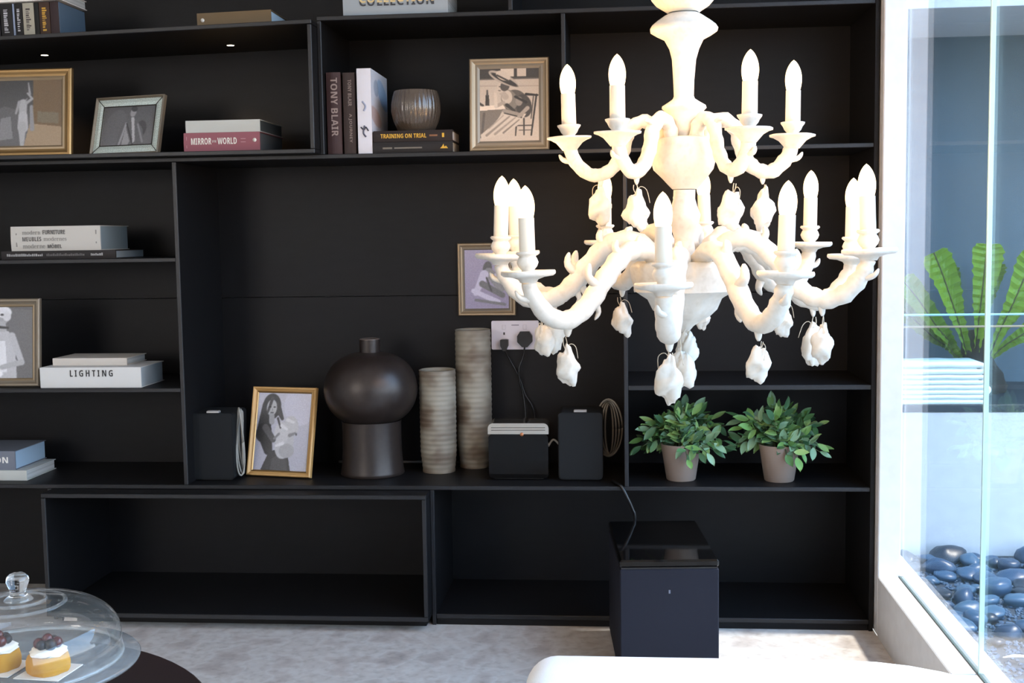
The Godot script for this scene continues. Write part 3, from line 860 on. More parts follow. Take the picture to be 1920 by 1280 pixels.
func build_pictures() -> void:
	# woman in white with a raised arm, in a dim hall
	var a := paint(150, 126, G(0.20), G(0.42), [
		["p", pl([0.0, 0.45, 0.25, 0.33, 0.55, 0.42, 0.55, 0.84, 0.0, 0.84]), G(0.36)], ["p", pl([0.62, 0.0, 1.0, 0.0, 1.0, 0.84, 0.62, 0.84]), Color(0.42, 0.33, 0.22)],
		["p", pl([0.58, 0.55, 1.0, 0.6, 1.0, 0.84, 0.5, 0.84]), Color(0.62, 0.53, 0.42)], ["p", pl([0.68, 0.40, 0.95, 0.42, 0.95, 0.56, 0.68, 0.54]), Color(0.45, 0.40, 0.32)],
		["p", pl([0.2, 0.48, 0.33, 0.46, 0.36, 0.74, 0.18, 0.76]), G(0.5)], ["e", 0.52, 0.23, 0.03, 0.035, 0.0, G(0.55)], ["e", 0.515, 0.215, 0.034, 0.03, 0.0, G(0.25)],
		["l", 0.49, 0.30, 0.49, 0.46, 0.055, 0.05, G(0.66)], ["l", 0.49, 0.46, 0.49, 0.60, 0.06, 0.07, G(0.7)], ["l", 0.48, 0.58, 0.48, 0.83, 0.055, 0.025, G(0.66)],
		["l", 0.44, 0.28, 0.40, 0.42, 0.02, 0.014, G(0.6)], ["l", 0.54, 0.29, 0.61, 0.24, 0.02, 0.016, G(0.62)], ["l", 0.61, 0.24, 0.55, 0.17, 0.015, 0.012, G(0.62)], ["l", 0.58, 0.18, 0.56, 0.04, 0.016, 0.008, G(0.6)], ["l", 0.60, 0.34, 0.61, 0.62, 0.022, 0.03, G(0.55)]], 0.03, 2)
	frame("picture_frame", "large gold frame at the left end of the lit display box, woman with raised arm", Vector3(-1.925, TOPY, -0.035), 0.02, 0.12, 0.325, 0.285, 0.024, M.gold, 0.012, M.old_gold, a)
	# man in a suit
	var b := paint(120, 82, G(0.36), G(0.45), [
		["e", 0.25, 0.35, 0.2, 0.3, 20.0, G(0.42, 0.7)], ["e", 0.75, 0.4, 0.1, 0.14, 10.0, G(0.30)], ["e", 0.57, 0.12, 0.055, 0.075, 10.0, G(0.6)], ["e", 0.585, 0.06, 0.06, 0.045, 15.0, G(0.26)],
		["p", pl([0.44, 0.28, 0.54, 0.2, 0.64, 0.24, 0.78, 0.40, 0.84, 0.69, 0.30, 0.69, 0.34, 0.44]), G(0.40)], ["p", pl([0.54, 0.2, 0.60, 0.2, 0.66, 0.6, 0.62, 0.64]), G(0.72)],
		["l", 0.46, 0.30, 0.36, 0.66, 0.02, 0.02, G(0.62)], ["l", 0.47, 0.30, 0.62, 0.66, 0.012, 0.01, G(0.25)], ["p", pl([0.46, 0.36, 0.56, 0.6, 0.52, 0.69, 0.40, 0.69]), G(0.62)], ["l", 0.68, 0.32, 0.80, 0.62, 0.015, 0.02, G(0.55)]], 0.03, 3)
	var fb := frame("picture_frame", "small silver mirrored frame beside the large gold frame, man in suit", Vector3(-1.595, TOPY, -0.06), -0.24, 0.26, 0.262, 0.197, 0.008, M.grey_gold, 0.024, M.silver_facet, b)
	for c in [[-1, 0], [1, 0], [-1, 1], [1, 1]]:     # dark mitre seams between the mirror strips
		var p0 := Vector3(c[0] * (0.131 - 0.008), 0.008 if c[1] == 0 else 0.189, 0.0125)
		var p1 := Vector3(c[0] * (0.131 - 0.032), 0.032 if c[1] == 0 else 0.165, 0.0100)
		obj("mitre_seam", tube([p0, p1], 0.0011, 6), M.dark_line, fb)
	for r in [[-0.1, 0.032, 0.1, 0.032], [-0.1, 0.165, 0.1, 0.165], [-0.1, 0.032, -0.1, 0.165], [0.1, 0.032, 0.1, 0.165]]:
		obj("inner_bead", tube([Vector3(r[0], r[1], 0.009), Vector3(r[2], r[3], 0.009)], 0.0016, 6), M.dark_line, fb)
	# seated woman with a wide hat, sepia
	var c := paint(168, 214, S(0.70), S(0.76), [
		["p", pl([0, 0, 1, 0, 1, 0.17, 0, 0.17]), S(0.22)], ["p", pl([0.36, 0.0, 0.58, 0.0, 0.58, 0.15, 0.36, 0.15]), S(0.78)], ["p", pl([0.63, 0.0, 0.78, 0.0, 0.78, 0.15, 0.63, 0.15]), S(0.74)], ["p", pl([0, 0.17, 1, 0.17, 1, 0.195, 0, 0.195]), S(0.34)],
		["l", 0.0, 0.30, 1.0, 0.32, 0.006, 0.006, S(0.60)], ["p", pl([0.11, 0.46, 0.16, 0.46, 0.17, 0.64, 0.10, 0.64]), S(0.22)], ["l", 0.135, 0.38, 0.135, 0.46, 0.012, 0.018, S(0.30)], ["l", 0.0, 0.60, 0.06, 0.64, 0.02, 0.02, S(0.25)],
		["p", pl([0.0, 0.66, 0.50, 0.62, 0.46, 0.71, 0.0, 0.74]), S(0.86)], ["p", pl([0.0, 0.73, 0.40, 0.71, 0.20, 1.10, 0.0, 1.22]), S(0.46)], ["l", 0.08, 0.78, 0.05, 1.1, 0.02, 0.02, S(0.36)],
		["l", 0.95, 0.47, 0.86, 1.17, 0.014, 0.012, S(0.16)], ["l", 0.62, 0.92, 0.60, 1.17, 0.012, 0.010, S(0.20)], ["l", 0.74, 0.88, 0.74, 1.16, 0.012, 0.010, S(0.22)], ["l", 0.60, 1.00, 0.88, 1.00, 0.009, 0.009, S(0.24)], ["l", 0.66, 1.08, 0.86, 1.08, 0.007, 0.007, S(0.28)], ["l", 0.78, 0.46, 0.97, 0.48, 0.022, 0.014, S(0.14)], ["l", 0.90, 0.5, 0.86, 0.88, 0.008, 0.008, S(0.24)],
		["e", 0.62, 0.62, 0.20, 0.25, -25.0, S(0.34)], ["e", 0.74, 0.66, 0.13, 0.20, -10.0, S(0.26)], ["e", 0.50, 0.55, 0.13, 0.18, -20.0, S(0.48)], ["e", 0.46, 0.50, 0.09, 0.12, -10.0, S(0.74)], ["e", 0.66, 0.58, 0.06, 0.08, 0.0, S(0.55)], ["l", 0.60, 0.50, 0.78, 0.60, 0.02, 0.02, S(0.18)], ["l", 0.46, 0.64, 0.58, 0.74, 0.03, 0.02, S(0.22)],
		["p", pl([0.44, 0.78, 0.78, 0.80, 0.66, 0.98, 0.46, 1.12, 0.04, 1.24, 0.02, 1.15, 0.22, 0.98, 0.34, 0.84]), S(0.78)], ["l", 0.50, 0.84, 0.12, 1.16, 0.012, 0.02, S(0.56)], ["l", 0.60, 0.86, 0.26, 1.14, 0.010, 0.02, S(0.60)], ["l", 0.66, 0.90, 0.40, 1.12, 0.008, 0.016, S(0.50)], ["l", 0.40, 0.82, 0.16, 1.04, 0.008, 0.01, S(0.62)],
		["l", 0.42, 0.74, 0.70, 0.82, 0.035, 0.03, S(0.58)], ["l", 0.42, 0.78, 0.70, 0.86, 0.010, 0.012, S(0.24)], ["l", 0.80, 0.70, 0.66, 0.84, 0.035, 0.03, S(0.62)],
		["l", 0.40, 0.60, 0.28, 0.66, 0.032, 0.028, S(0.64)], ["l", 0.28, 0.66, 0.27, 0.42, 0.028, 0.022, S(0.78)], ["e", 0.285, 0.39, 0.035, 0.04, 0.0, S(0.74)], ["l", 0.38, 0.42, 0.44, 0.50, 0.045, 0.05, S(0.66)],
		["e", 0.37, 0.33, 0.075, 0.10, 25.0, S(0.74)], ["e", 0.43, 0.31, 0.075, 0.09, 20.0, S(0.30)], ["l", 0.335, 0.32, 0.375, 0.325, 0.008, 0.008, S(0.25)], ["l", 0.325, 0.385, 0.355, 0.39, 0.007, 0.006, S(0.3)],
		["e", 0.40, 0.18, 0.27, 0.085, 28.0, S(0.66)], ["e", 0.42, 0.20, 0.25, 0.045, 29.0, S(0.20)], ["e", 0.40, 0.13, 0.13, 0.075, 28.0, S(0.76)], ["l", 0.30, 0.12, 0.50, 0.23, 0.014, 0.014, S(0.24)]], 0.03, 4)
	frame("picture_frame", "tall worn gold frame right of the ribbed bowl, sepia seated woman in wide hat", Vector3(-0.344, MIDY, -0.05), 0.0, 0.10, 0.25, 0.291, 0.018, M.old_gold, 0.014, M.grey_gold, c)
	# woman with short white hair
	var d := paint(150, 132, G(0.32), G(0.36), [
		["p", pl([0.55, 0.0, 1.0, 0.05, 1.0, 0.88, 0.62, 0.88]), G(0.38)], ["e", 0.60, 0.12, 0.10, 0.12, 0.0, G(0.62)], ["e", 0.62, 0.06, 0.12, 0.075, 10.0, G(0.85)], ["e", 0.68, 0.12, 0.05, 0.06, 0.0, G(0.80)], ["e", 0.62, 0.10, 0.02, 0.012, 0.0, G(0.2)],
		["l", 0.62, 0.22, 0.62, 0.30, 0.045, 0.06, G(0.66)], ["l", 0.57, 0.25, 0.69, 0.26, 0.014, 0.012, G(0.15)], ["p", pl([0.42, 0.32, 0.70, 0.30, 0.78, 0.42, 0.80, 0.88, 0.40, 0.88]), G(0.72)], ["p", pl([0.46, 0.42, 0.66, 0.42, 0.68, 0.80, 0.44, 0.80]), G(0.86)],
		["l", 0.74, 0.36, 0.86, 0.68, 0.045, 0.035, G(0.70)], ["l", 0.86, 0.68, 0.62, 0.74, 0.035, 0.03, G(0.66)], ["e", 0.55, 0.82, 0.08, 0.045, 0.0, G(0.92)]], 0.03, 5)
	frame("picture_frame", "gold grey frame left of the white lighting book, white-haired woman in black and white", Vector3(-2.085, 0.7735, -0.06), 0.0, 0.10, 0.335, 0.292, 0.020, M.grey_gold, 0.008, M.old_gold, d)
	# woman with long hair
	var e := paint(130, 172, Color(0.72, 0.72, 0.77), Color(0.66, 0.66, 0.71), [
		["e", 0.80, 0.20, 0.3, 0.35, 0.0, Color(0.78, 0.78, 0.84, 0.6)], ["p", pl([0.28, 1.0, 0.60, 0.92, 0.70, 1.33, 0.14, 1.33]), G(0.20)], ["p", pl([0.34, 1.12, 0.60, 0.96, 0.64, 1.33, 0.32, 1.33]), G(0.27)],
		["e", 0.55, 0.86, 0.17, 0.26, 10.0, G(0.70)], ["e", 0.66, 0.56, 0.13, 0.17, -15.0, G(0.72)], ["e", 0.48, 0.70, 0.13, 0.2, 0.0, G(0.74)], ["e", 0.60, 0.98, 0.14, 0.12, 0.0, G(0.62)], ["l", 0.64, 0.72, 0.74, 0.68, 0.03, 0.02, G(0.5)], ["e", 0.76, 0.70, 0.015, 0.02, 0.0, G(0.3)],
		["e", 0.27, 0.24, 0.17, 0.22, 0.0, G(0.25)], ["l", 0.20, 0.24, 0.14, 0.72, 0.11, 0.13, G(0.24)], ["l", 0.16, 0.66, 0.26, 0.98, 0.14, 0.08, G(0.20)], ["l", 0.36, 0.22, 0.48, 0.44, 0.07, 0.03, G(0.28)], ["l", 0.18, 0.60, 0.34, 0.80, 0.06, 0.05, G(0.34)],
		["e", 0.27, 0.26, 0.095, 0.14, 0.0, G(0.68)], ["l", 0.27, 0.10, 0.20, 0.34, 0.03, 0.02, G(0.30)], ["e", 0.24, 0.25, 0.02, 0.010, 0.0, G(0.15)], ["e", 0.32, 0.25, 0.02, 0.010, 0.0, G(0.15)], ["l", 0.26, 0.345, 0.30, 0.345, 0.009, 0.009, G(0.25)], ["l", 0.28, 0.28, 0.285, 0.31, 0.006, 0.008, G(0.5)], ["l", 0.28, 0.40, 0.29, 0.5, 0.05, 0.05, G(0.6)], ["l", 0.40, 0.44, 0.46, 0.60, 0.02, 0.012, G(0.25)],
		["l", 0.36, 0.78, 0.44, 0.70, 0.02, 0.02, G(0.5)], ["l", 0.40, 0.9, 0.52, 0.86, 0.02, 0.03, G(0.82)], ["l", 0.48, 0.56, 0.58, 0.62, 0.03, 0.02, G(0.82)], ["l", 0.58, 0.46, 0.70, 0.50, 0.03, 0.02, G(0.80)]], 0.04, 6)
	frame("picture_frame", "pale wooden frame between left speaker and dark vase, long-haired woman in black and white", Vector3(-1.143, LOWY, -0.14), -0.20, 0.24, 0.236, 0.300, 0.014, M.wood_gold, 0.006, M.gold, e)
	# abstract soft portrait, hung on the back panel
	var f := paint(100, 130, Color(0.62, 0.59, 0.68), Color(0.56, 0.53, 0.63), [
		["e", 0.52, 0.42, 0.10, 0.16, 10.0, G(0.36)], ["l", 0.55, 0.5, 0.82, 0.80, 0.10, 0.12, G(0.52)], ["l", 0.45, 0.55, 0.25, 0.95, 0.10, 0.06, Color(0.74, 0.72, 0.8)], ["l", 0.4, 0.75, 0.85, 1.0, 0.07, 0.06, G(0.42)], ["l", 0.2, 0.9, 0.75, 1.15, 0.05, 0.06, Color(0.76, 0.74, 0.82)],
		["l", 0.5, 0.62, 0.6, 0.9, 0.02, 0.02, G(0.3)], ["l", 0.7, 0.55, 0.9, 0.7, 0.03, 0.03, Color(0.72, 0.7, 0.78)], ["l", 0.25, 1.1, 0.9, 1.2, 0.03, 0.03, G(0.45)]], 0.04, 7)
	frame("picture_frame", "narrow antique frame hung on the dark back panel above the socket, pale lavender portrait", Vector3(-0.462, 0.974, -0.399), 0.0, 0.0, 0.200, 0.251, 0.016, M.old_gold, 0.008, M.grey_gold, f, 0.0, false)

func build_books() -> void:
	var white := mat(Color(0.93, 0.92, 0.90), 0.5)
	var ink := mat(Color(0.14, 0.14, 0.15), 0.6)
	var paper := mat(Color(0.88, 0.87, 0.84), 0.5)
	var gold := mat(Color(0.78, 0.60, 0.16), 0.45)
	var lie := Vector3.ZERO
	var stand := Vector3(0, 0, -PI / 2)
	# on top of the display box, left end: a packed row under a white book
	var tilt := Vector3(0, 0, SAG - PI / 2)
	var on_top := func(x: float) -> float: return 1.9175 + (x + 0.944) * tan(SAG)
	var row := [[-1.995, 0.040, Color(0.07, 0.07, 0.10), "dark navy small thick book at the left end of the row under the white book", 0.55], [-1.952, 0.038, Color(0.09, 0.085, 0.09), "black small book with white spine lettering, second in the row under the white book", 0.62], [-1.912, 0.006, Color(0.55, 0.60, 0.70), "thin pale blue booklet squeezed between two black books under the white book", 0.0],
		[-1.904, 0.024, Color(0.06, 0.06, 0.07), "black book with white lettering left of the cream spine", 0.6], [-1.878, 0.036, Color(0.66, 0.64, 0.58), "cream-spined small book with dark lettering in the top left row", 0.8], [-1.840, 0.014, Color(0.05, 0.06, 0.06), "slim black book right of the cream spine in the top left row", 0.0], [-1.824, 0.034, Color(0.24, 0.16, 0.12), "brown small book with gold lettering in the top left row", 0.7], [-1.788, 0.027, Color(0.18, 0.12, 0.13), "dark maroon book with blue-grey cover closing the top left row", 0.0]]
	var lx := [" ", "ATLAS"]
	for i in row.size():
		var r = row[i]
		var b := book("book", r[3], Vector3(r[0], on_top.call(r[0]) + 0.050, 0.02), tilt, 0.106, r[1], 0.19, cover(r[2]), 0.001, null, "small books in the top left row")
		b.position.y = on_top.call(r[0]) + 0.0535
		if r[4] > 0.0:      # unreadable spine print: strokes
			var st := st_new(false)
			rng.seed = 100 + i
			var x := -0.036
			while x < 0.034:
				var w := rng.randf_range(0.002, 0.006)
				add_box(st, Vector3(x, r[1] * 0.28, 0.0006), Vector3(x + w, r[1] * rng.randf_range(0.5, 0.72), 0.0016), 0.0002)
				x += w + rng.randf_range(0.0012, 0.004)
			obj("spine_print", done(st), mat(Color(0.72, 0.72, 0.74), 0.5) if i < 4 else (mat(Color(0.25, 0.22, 0.22), 0.5) if i == 4 else gold), b)
		if i == row.size() - 1:
			obj("board_face", rbox(-0.052, 0.052, r[1], r[1] + 0.0015, -0.188, -0.002, 0.0004), mat(Color(0.34, 0.42, 0.50), 0.45), b)
	var wb := book("book", "white book lying flat across the small books at top left", Vector3(-1.905, on_top.call(-1.905) + 0.1095, 0.035), Vector3(0, 0, SAG), 0.31, 0.030, 0.20, white)
	# lying alone
	var ol := book("book", "olive brown book with white dot on its spine lying alone on the display box", Vector3(-1.200, on_top.call(-1.200) + 0.0005, 0.0), Vector3(0, 0, SAG), 0.238, 0.048, 0.21, cover(Color(0.42, 0.35, 0.25)), 0.001, mat(Color(0.66, 0.76, 0.84), 0.8))
	obj("spine_dot", lathe([[Vector2(0.0, 0.001), Vector2(0.006, 0.001), Vector2(0.006, 0.0)]], 16), paper, ol, Vector3(-0.101, 0.026, 0.0008)).rotation.x = PI / 2
	var co := book("book", "large pale blue-grey book with dark and gold lettering lying on the upper shelf board", Vector3(-0.692, 1.9375, -0.02), lie, 0.330, 0.096, 0.25, cover(Color(0.58, 0.62, 0.65)), 0.003)
	letters("title", "COLLECTION", 0.235, 0.030, Vector3(0.005, 0.044, 0.0042), mat(Color(0.20, 0.22, 0.25), 0.6), co, Vector3.ZERO, "Droid Sans", 700)
	letters("title", "COLLECTION", 0.235, 0.030, Vector3(0.005, 0.054, 0.0048), mat(Color(0.80, 0.72, 0.52), 0.5), co, Vector3.ZERO, "Droid Sans", 700)
	# display box: two books
	var mi := book("book", "dusty pink book with white capital lettering at the bottom of the display box stack", Vector3(-1.254, TOPY, -0.0), lie, 0.247, 0.062, 0.27, cover(Color(0.55, 0.33, 0.37)), 0.002, mat(Color(0.34, 0.36, 0.37), 0.8))
	letters("title", "MIRROR", 0.066, 0.020, Vector3(-0.066, 0.035, 0.0026), paper, mi, Vector3.ZERO, "Droid Sans", 700)
	letters("title", "OF THE", 0.014, 0.007, Vector3(-0.024, 0.034, 0.0026), paper, mi)
	letters("title", "WORLD", 0.062, 0.020, Vector3(0.018, 0.035, 0.0026), paper, mi, Vector3.ZERO, "Droid Sans", 700)
	obj("spine_dot", lathe([[Vector2(0.0, 0.001), Vector2(0.0062, 0.001), Vector2(0.0062, 0.0)]], 14), paper, mi, Vector3(0.107, 0.036, 0.0018)).rotation.x = PI / 2
	obj("spine_rule", rbox(-0.115, -0.1135, 0.014, 0.05, 0.0005, 0.0018, 0.0002), mat(Color(0.72, 0.55, 0.57), 0.5), mi)
	obj("spine_rule", rbox(0.062, 0.078, 0.040, 0.0415, 0.0005, 0.0022, 0.0002), mat(Color(0.76, 0.60, 0.62), 0.5), mi)
	obj("spine_rule", rbox(0.062, 0.078, 0.030, 0.0315, 0.0005, 0.0022, 0.0002), mat(Color(0.76, 0.60, 0.62), 0.5), mi)
	book("book", "plain white book lying on the dusty pink book", Vector3(-1.250, TOPY + 0.0625, -0.002), lie, 0.241, 0.038, 0.262, cover(Color(0.72, 0.73, 0.71)), 0.0015, mat(Color(0.26, 0.29, 0.30), 0.8))
	# upright trio
	var tb := book("book", "dark maroon upright book with large pale capitals at the left divider", Vector3(-0.920, MIDY + 0.1285, -0.03), stand, 0.256, 0.046, 0.20, cover(Color(0.235, 0.17, 0.175)), 0.003)
	letters("title", "TONY BLAIR", 0.182, 0.021, Vector3(-0.020, 0.025, 0.0034), mat(Color(0.55, 0.49, 0.47), 0.5), tb, Vector3.ZERO, "Droid Sans", 700)
	var jb := book("book", "dark brown upright book with small pale lettering between the maroon and white books", Vector3(-0.867, MIDY + 0.1275, -0.03), stand, 0.254, 0.038, 0.20, cover(Color(0.19, 0.145, 0.14)), 0.003)
	letters("title", "TONY BLAIR", 0.082, 0.011, Vector3(-0.064, 0.022, 0.0034), mat(Color(0.45, 0.40, 0.38), 0.5), jb, Vector3.ZERO, "Droid Sans", 700)
	letters("title", "A JOURNEY", 0.090, 0.011, Vector3(0.046, 0.022, 0.0034), mat(Color(0.45, 0.40, 0.38), 0.5), jb, Vector3.ZERO, "Droid Sans", 700)
	var sky := paint(64, 300, Color(0.80, 0.81, 0.85), Color(0.72, 0.72, 0.80), [["e", 0.5, 1.8, 0.5, 0.5, 0.0, Color(0.62, 0.68, 0.78, 0.8)], ["e", 0.2, 3.9, 0.6, 0.5, 0.0, Color(0.72, 0.60, 0.56, 0.7)], ["e", 0.6, 4.5, 0.5, 0.2, 0.0, Color(0.6, 0.62, 0.72, 0.7)]], 0.03, 9)
	var wt := book("book", "tall white upright book with pale blue cloudy cover, beside the lying pair", Vector3(-0.820, MIDY + 0.133, -0.02), stand, 0.264, 0.045, 0.26, cover(Color(0.80, 0.80, 0.83)), 0.001, null)
	var side := MeshInstance3D.new()
	var q := picture_quad(0.26, 0.262)
	var sm := mat(Color.WHITE, 0.45)
	sm.albedo_texture = paint(160, 160, Color(0.78, 0.80, 0.84), Color(0.80, 0.78, 0.80), [["e", 0.7, 0.25, 0.35, 0.14, 20.0, Color(0.55, 0.66, 0.78, 0.8)], ["e", 0.25, 0.55, 0.35, 0.10, 10.0, Color(0.70, 0.58, 0.54, 0.7)], ["e", 0.5, 0.85, 0.5, 0.12, 0.0, Color(0.60, 0.60, 0.68, 0.7)], ["e", 0.3, 0.2, 0.15, 0.1, 0.0, Color(0.5, 0.56, 0.64, 0.6)]], 0.04, 10)
	side.mesh = q
	side.material_override = sm
	side.name = "cover_print"
	wt.add_child(side)
	# on the +x side of the standing book: local +y
	side.transform = Transform3D(Basis(Vector3(0, 0, -1), Vector3(-1, 0, 0), Vector3(0, 1, 0)), Vector3(0.131, 0.0456, -0.13))
	obj("spine_emblem", tube(spline([Vector3(0.050, 0.010, 0.002), Vector3(0.058, 0.02, 0.002), Vector3(0.05, 0.026, 0.002), Vector3(0.062, 0.034, 0.002)], 4), 0.0022, 6), mat(Color(0.16, 0.17, 0.22), 0.5), wt)
	obj("spine_emblem", tube(spline([Vector3(0.045, 0.022, 0.002), Vector3(0.068, 0.018, 0.002), Vector3(0.080, 0.026, 0.002)], 4), 0.0026, 6), mat(Color(0.30, 0.31, 0.37), 0.5), wt)
	obj("spine_emblem", tube(spline([Vector3(-0.03, 0.016, 0.0012), Vector3(-0.015, 0.026, 0.0012), Vector3(0.0, 0.020, 0.0012)], 4), 0.003, 6), mat(Color(0.55, 0.58, 0.66), 0.5), wt)
	# lying pair under the ribbed bowl
	var l2 := book("book", "black book with small gold mark, lower of the pair below the ribbed bowl", Vector3(-0.647, MIDY, -0.02), lie, 0.254, 0.035, 0.185, cover(Color(0.10, 0.09, 0.095)), 0.002, mat(Color(0.70, 0.64, 0.55), 0.8))
	obj("spine_print", rbox(-0.095, -0.065, 0.013, 0.0185, 0.001, 0.0026, 0.0002), mat(Color(0.42, 0.40, 0.36), 0.5), l2)
	obj("spine_print", rbox(-0.058, 0.030, 0.0135, 0.018, 0.001, 0.0026, 0.0002), mat(Color(0.42, 0.40, 0.36), 0.5), l2)
	obj("spine_emblem", prism(pl([0.087, 0.012, 0.112, 0.012, 0.106, 0.020, 0.100, 0.017, 0.098, 0.026, 0.093, 0.018]), 0.0008, 0.0028), gold, l2)
	var l1 := book("book", "dark book with yellow capitals directly under the ribbed bowl", Vector3(-0.645, MIDY + 0.0355, -0.018), lie, 0.250, 0.034, 0.185, cover(Color(0.125, 0.09, 0.085)), 0.002, mat(Color(0.80, 0.76, 0.72), 0.8))
	letters("title", "TRAINING ON TRIAL", 0.145, 0.013, Vector3(-0.030, 0.0175, 0.0026), gold, l1, Vector3.ZERO, "Droid Sans", 700)
	obj("spine_print", rbox(0.052, 0.078, 0.0145, 0.020, 0.001, 0.0026, 0.0002), mat(Color(0.46, 0.30, 0.18), 0.5), l1)
	obj("spine_print", rbox(0.092, 0.099, 0.011, 0.024, 0.001, 0.0026, 0.0002), gold, l1)
	# left compartments
	var f2 := book("book", "thin black book with white spine lettering under the white furniture book", Vector3(-1.826, 1.1945, -0.035), lie, 0.388, 0.027, 0.24, cover(Color(0.12, 0.105, 0.11)), 0.001, mat(Color(0.50, 0.54, 0.56), 0.8))
	for b in [[-0.175, -0.055], [-0.04, 0.09], [0.11, 0.15]]:
		var st := st_new(false)
		var x: float = b[0]
		rng.seed = int(b[0] * 1000)
		while x < b[1]:
			var w := rng.randf_range(0.003, 0.006)
			add_box(st, Vector3(x, 0.010, 0.0006), Vector3(x + w, rng.randf_range(0.0155, 0.019), 0.0014), 0.0002)
			x += w + 0.0016
		obj("spine_print", done(st), mat(Color(0.62, 0.62, 0.62) if b[0] != -0.04 else Color(0.34, 0.33, 0.33), 0.5), f2)
	var fu := book("book", "thick white book on modern furniture with three lines of grey lettering", Vector3(-1.840, 1.2220, -0.05), lie, 0.304, 0.080, 0.23, cover(Color(0.76, 0.745, 0.715)), 0.0025, mat(Color(0.50, 0.55, 0.57), 0.8))
	var g1 := mat(Color(0.35, 0.34, 0.33), 0.6)
	var g2 := mat(Color(0.52, 0.51, 0.49), 0.6)
	letters("title", "modern", 0.062, 0.013, Vector3(-0.081, 0.060, 0.003), g2, fu, Vector3.ZERO, "Droid Serif")
	letters("title", "FURNITURE", 0.076, 0.014, Vector3(-0.004, 0.0605, 0.003), g1, fu, Vector3.ZERO, "Droid Sans", 700)
	letters("title", "MEUBLES", 0.064, 0.014, Vector3(-0.080, 0.0385, 0.003), g1, fu, Vector3.ZERO, "Droid Sans", 700)
	letters("title", "modernes", 0.078, 0.013, Vector3(-0.001, 0.0385, 0.003), g2, fu, Vector3.ZERO, "Droid Serif")
	letters("title", "moderne", 0.076, 0.0135, Vector3(-0.074, 0.0155, 0.003), g2, fu, Vector3.ZERO, "Droid Serif")
	letters("title", "MÖBEL", 0.048, 0.015, Vector3(-0.003, 0.0160, 0.003), g1, fu, Vector3.ZERO, "Droid Sans", 700)
	obj("spine_rule", rbox(-0.135, -0.131, 0.014, 0.058, 0.0008, 0.0022, 0.0002), g2, fu)
	obj("spine_rule", rbox(0.136, 0.140, 0.022, 0.066, 0.0008, 0.0022, 0.0002), g2, fu)
	var li := book("book", "large white book with spaced black capitals reading lighting", Vector3(-1.729, 0.7735, -0.018), lie, 0.342, 0.067, 0.20, cover(Color(0.80, 0.80, 0.79)), 0.0008, mat(Color(0.62, 0.66, 0.68), 0.8))
	letters("title", "L I G H T I N G", 0.145, 0.021, Vector3(0.004, 0.0475, 0.0014), ink, li, Vector3.ZERO, "Droid Sans", 700)
	book("book", "smaller cream book lying on the white lighting book", Vector3(-1.755, 0.8410, -0.075), lie, 0.255, 0.024, 0.165, cover(Color(0.78, 0.755, 0.72)), 0.001)
	var lb := book("book", "pale book lying under the blue-grey book on the lowest left shelf", Vector3(-2.165, LOWY, -0.06), lie, 0.36, 0.034, 0.21, cover(Color(0.72, 0.73, 0.71)), 0.001)
	var bl := book("book", "blue-grey book with white spine lettering on the lowest left shelf, topmost of two", Vector3(-2.19, LOWY + 0.0345, -0.065), lie, 0.33, 0.064, 0.22, cover(Color(0.43, 0.45, 0.49)), 0.0015, mat(Color(0.60, 0.70, 0.78), 0.8))
	letters("title", "ON", 0.045, 0.020, Vector3(0.118, 0.034, 0.002), paper, bl, Vector3.ZERO, "Droid Sans", 700)

func speaker(label: String, at: Vector3, w: float, h: float, d: float, turn := 0.0) -> void:
	var t := thing("speaker", label, "speaker", at, turn)
	var r := 0.012
	var st := SurfaceTool.new()
	st.begin(Mesh.PRIMITIVE_TRIANGLES)
	var outline := PackedVector2Array()
	for v in round_rect(-w / 2, w / 2, 0.004, h, r, 5):
		outline.append(v)
	st.append_from(prism(outline, -d, -0.003), 0, Transform3D.IDENTITY)
	obj("cabinet", st.commit(), M.speaker, t)
	var inner := round_rect(-w / 2 + 0.003, w / 2 - 0.003, 0.007, h - 0.003, r - 0.002, 5)
	obj("grille", prism(inner, -0.003, 0.0), M.speaker, t)
	obj("foot", rbox(-w / 2 + 0.012, w / 2 - 0.012, 0.0, 0.004, -d + 0.01, -0.012), M.cable_black, t)
	obj("metal_clip", rbox(-0.021, 0.021, h - 0.001, h + 0.007, -0.035, -0.012, 0.002), mat(Color(0.66, 0.65, 0.64), 0.35, 0.3), t)

func coil(label: String, at: Vector3, rx: float, ry: float, n: int, wide: float) -> void:
	var t := thing("cable_coil", label, "cable", at)
	for k in n:
		var p := []
		for q in 33:
			var a := TAU * q / 32.0
			p.append(Vector3(cos(a) * (rx - wide * k * 0.5), sin(a) * (ry - 0.004 * k) - 0.003 * k, 0.012 * sin(a * 2.0 + k) - 0.009 * k))
		obj("loop", tube(p, 0.0031, 7), M.cable_grey, t)

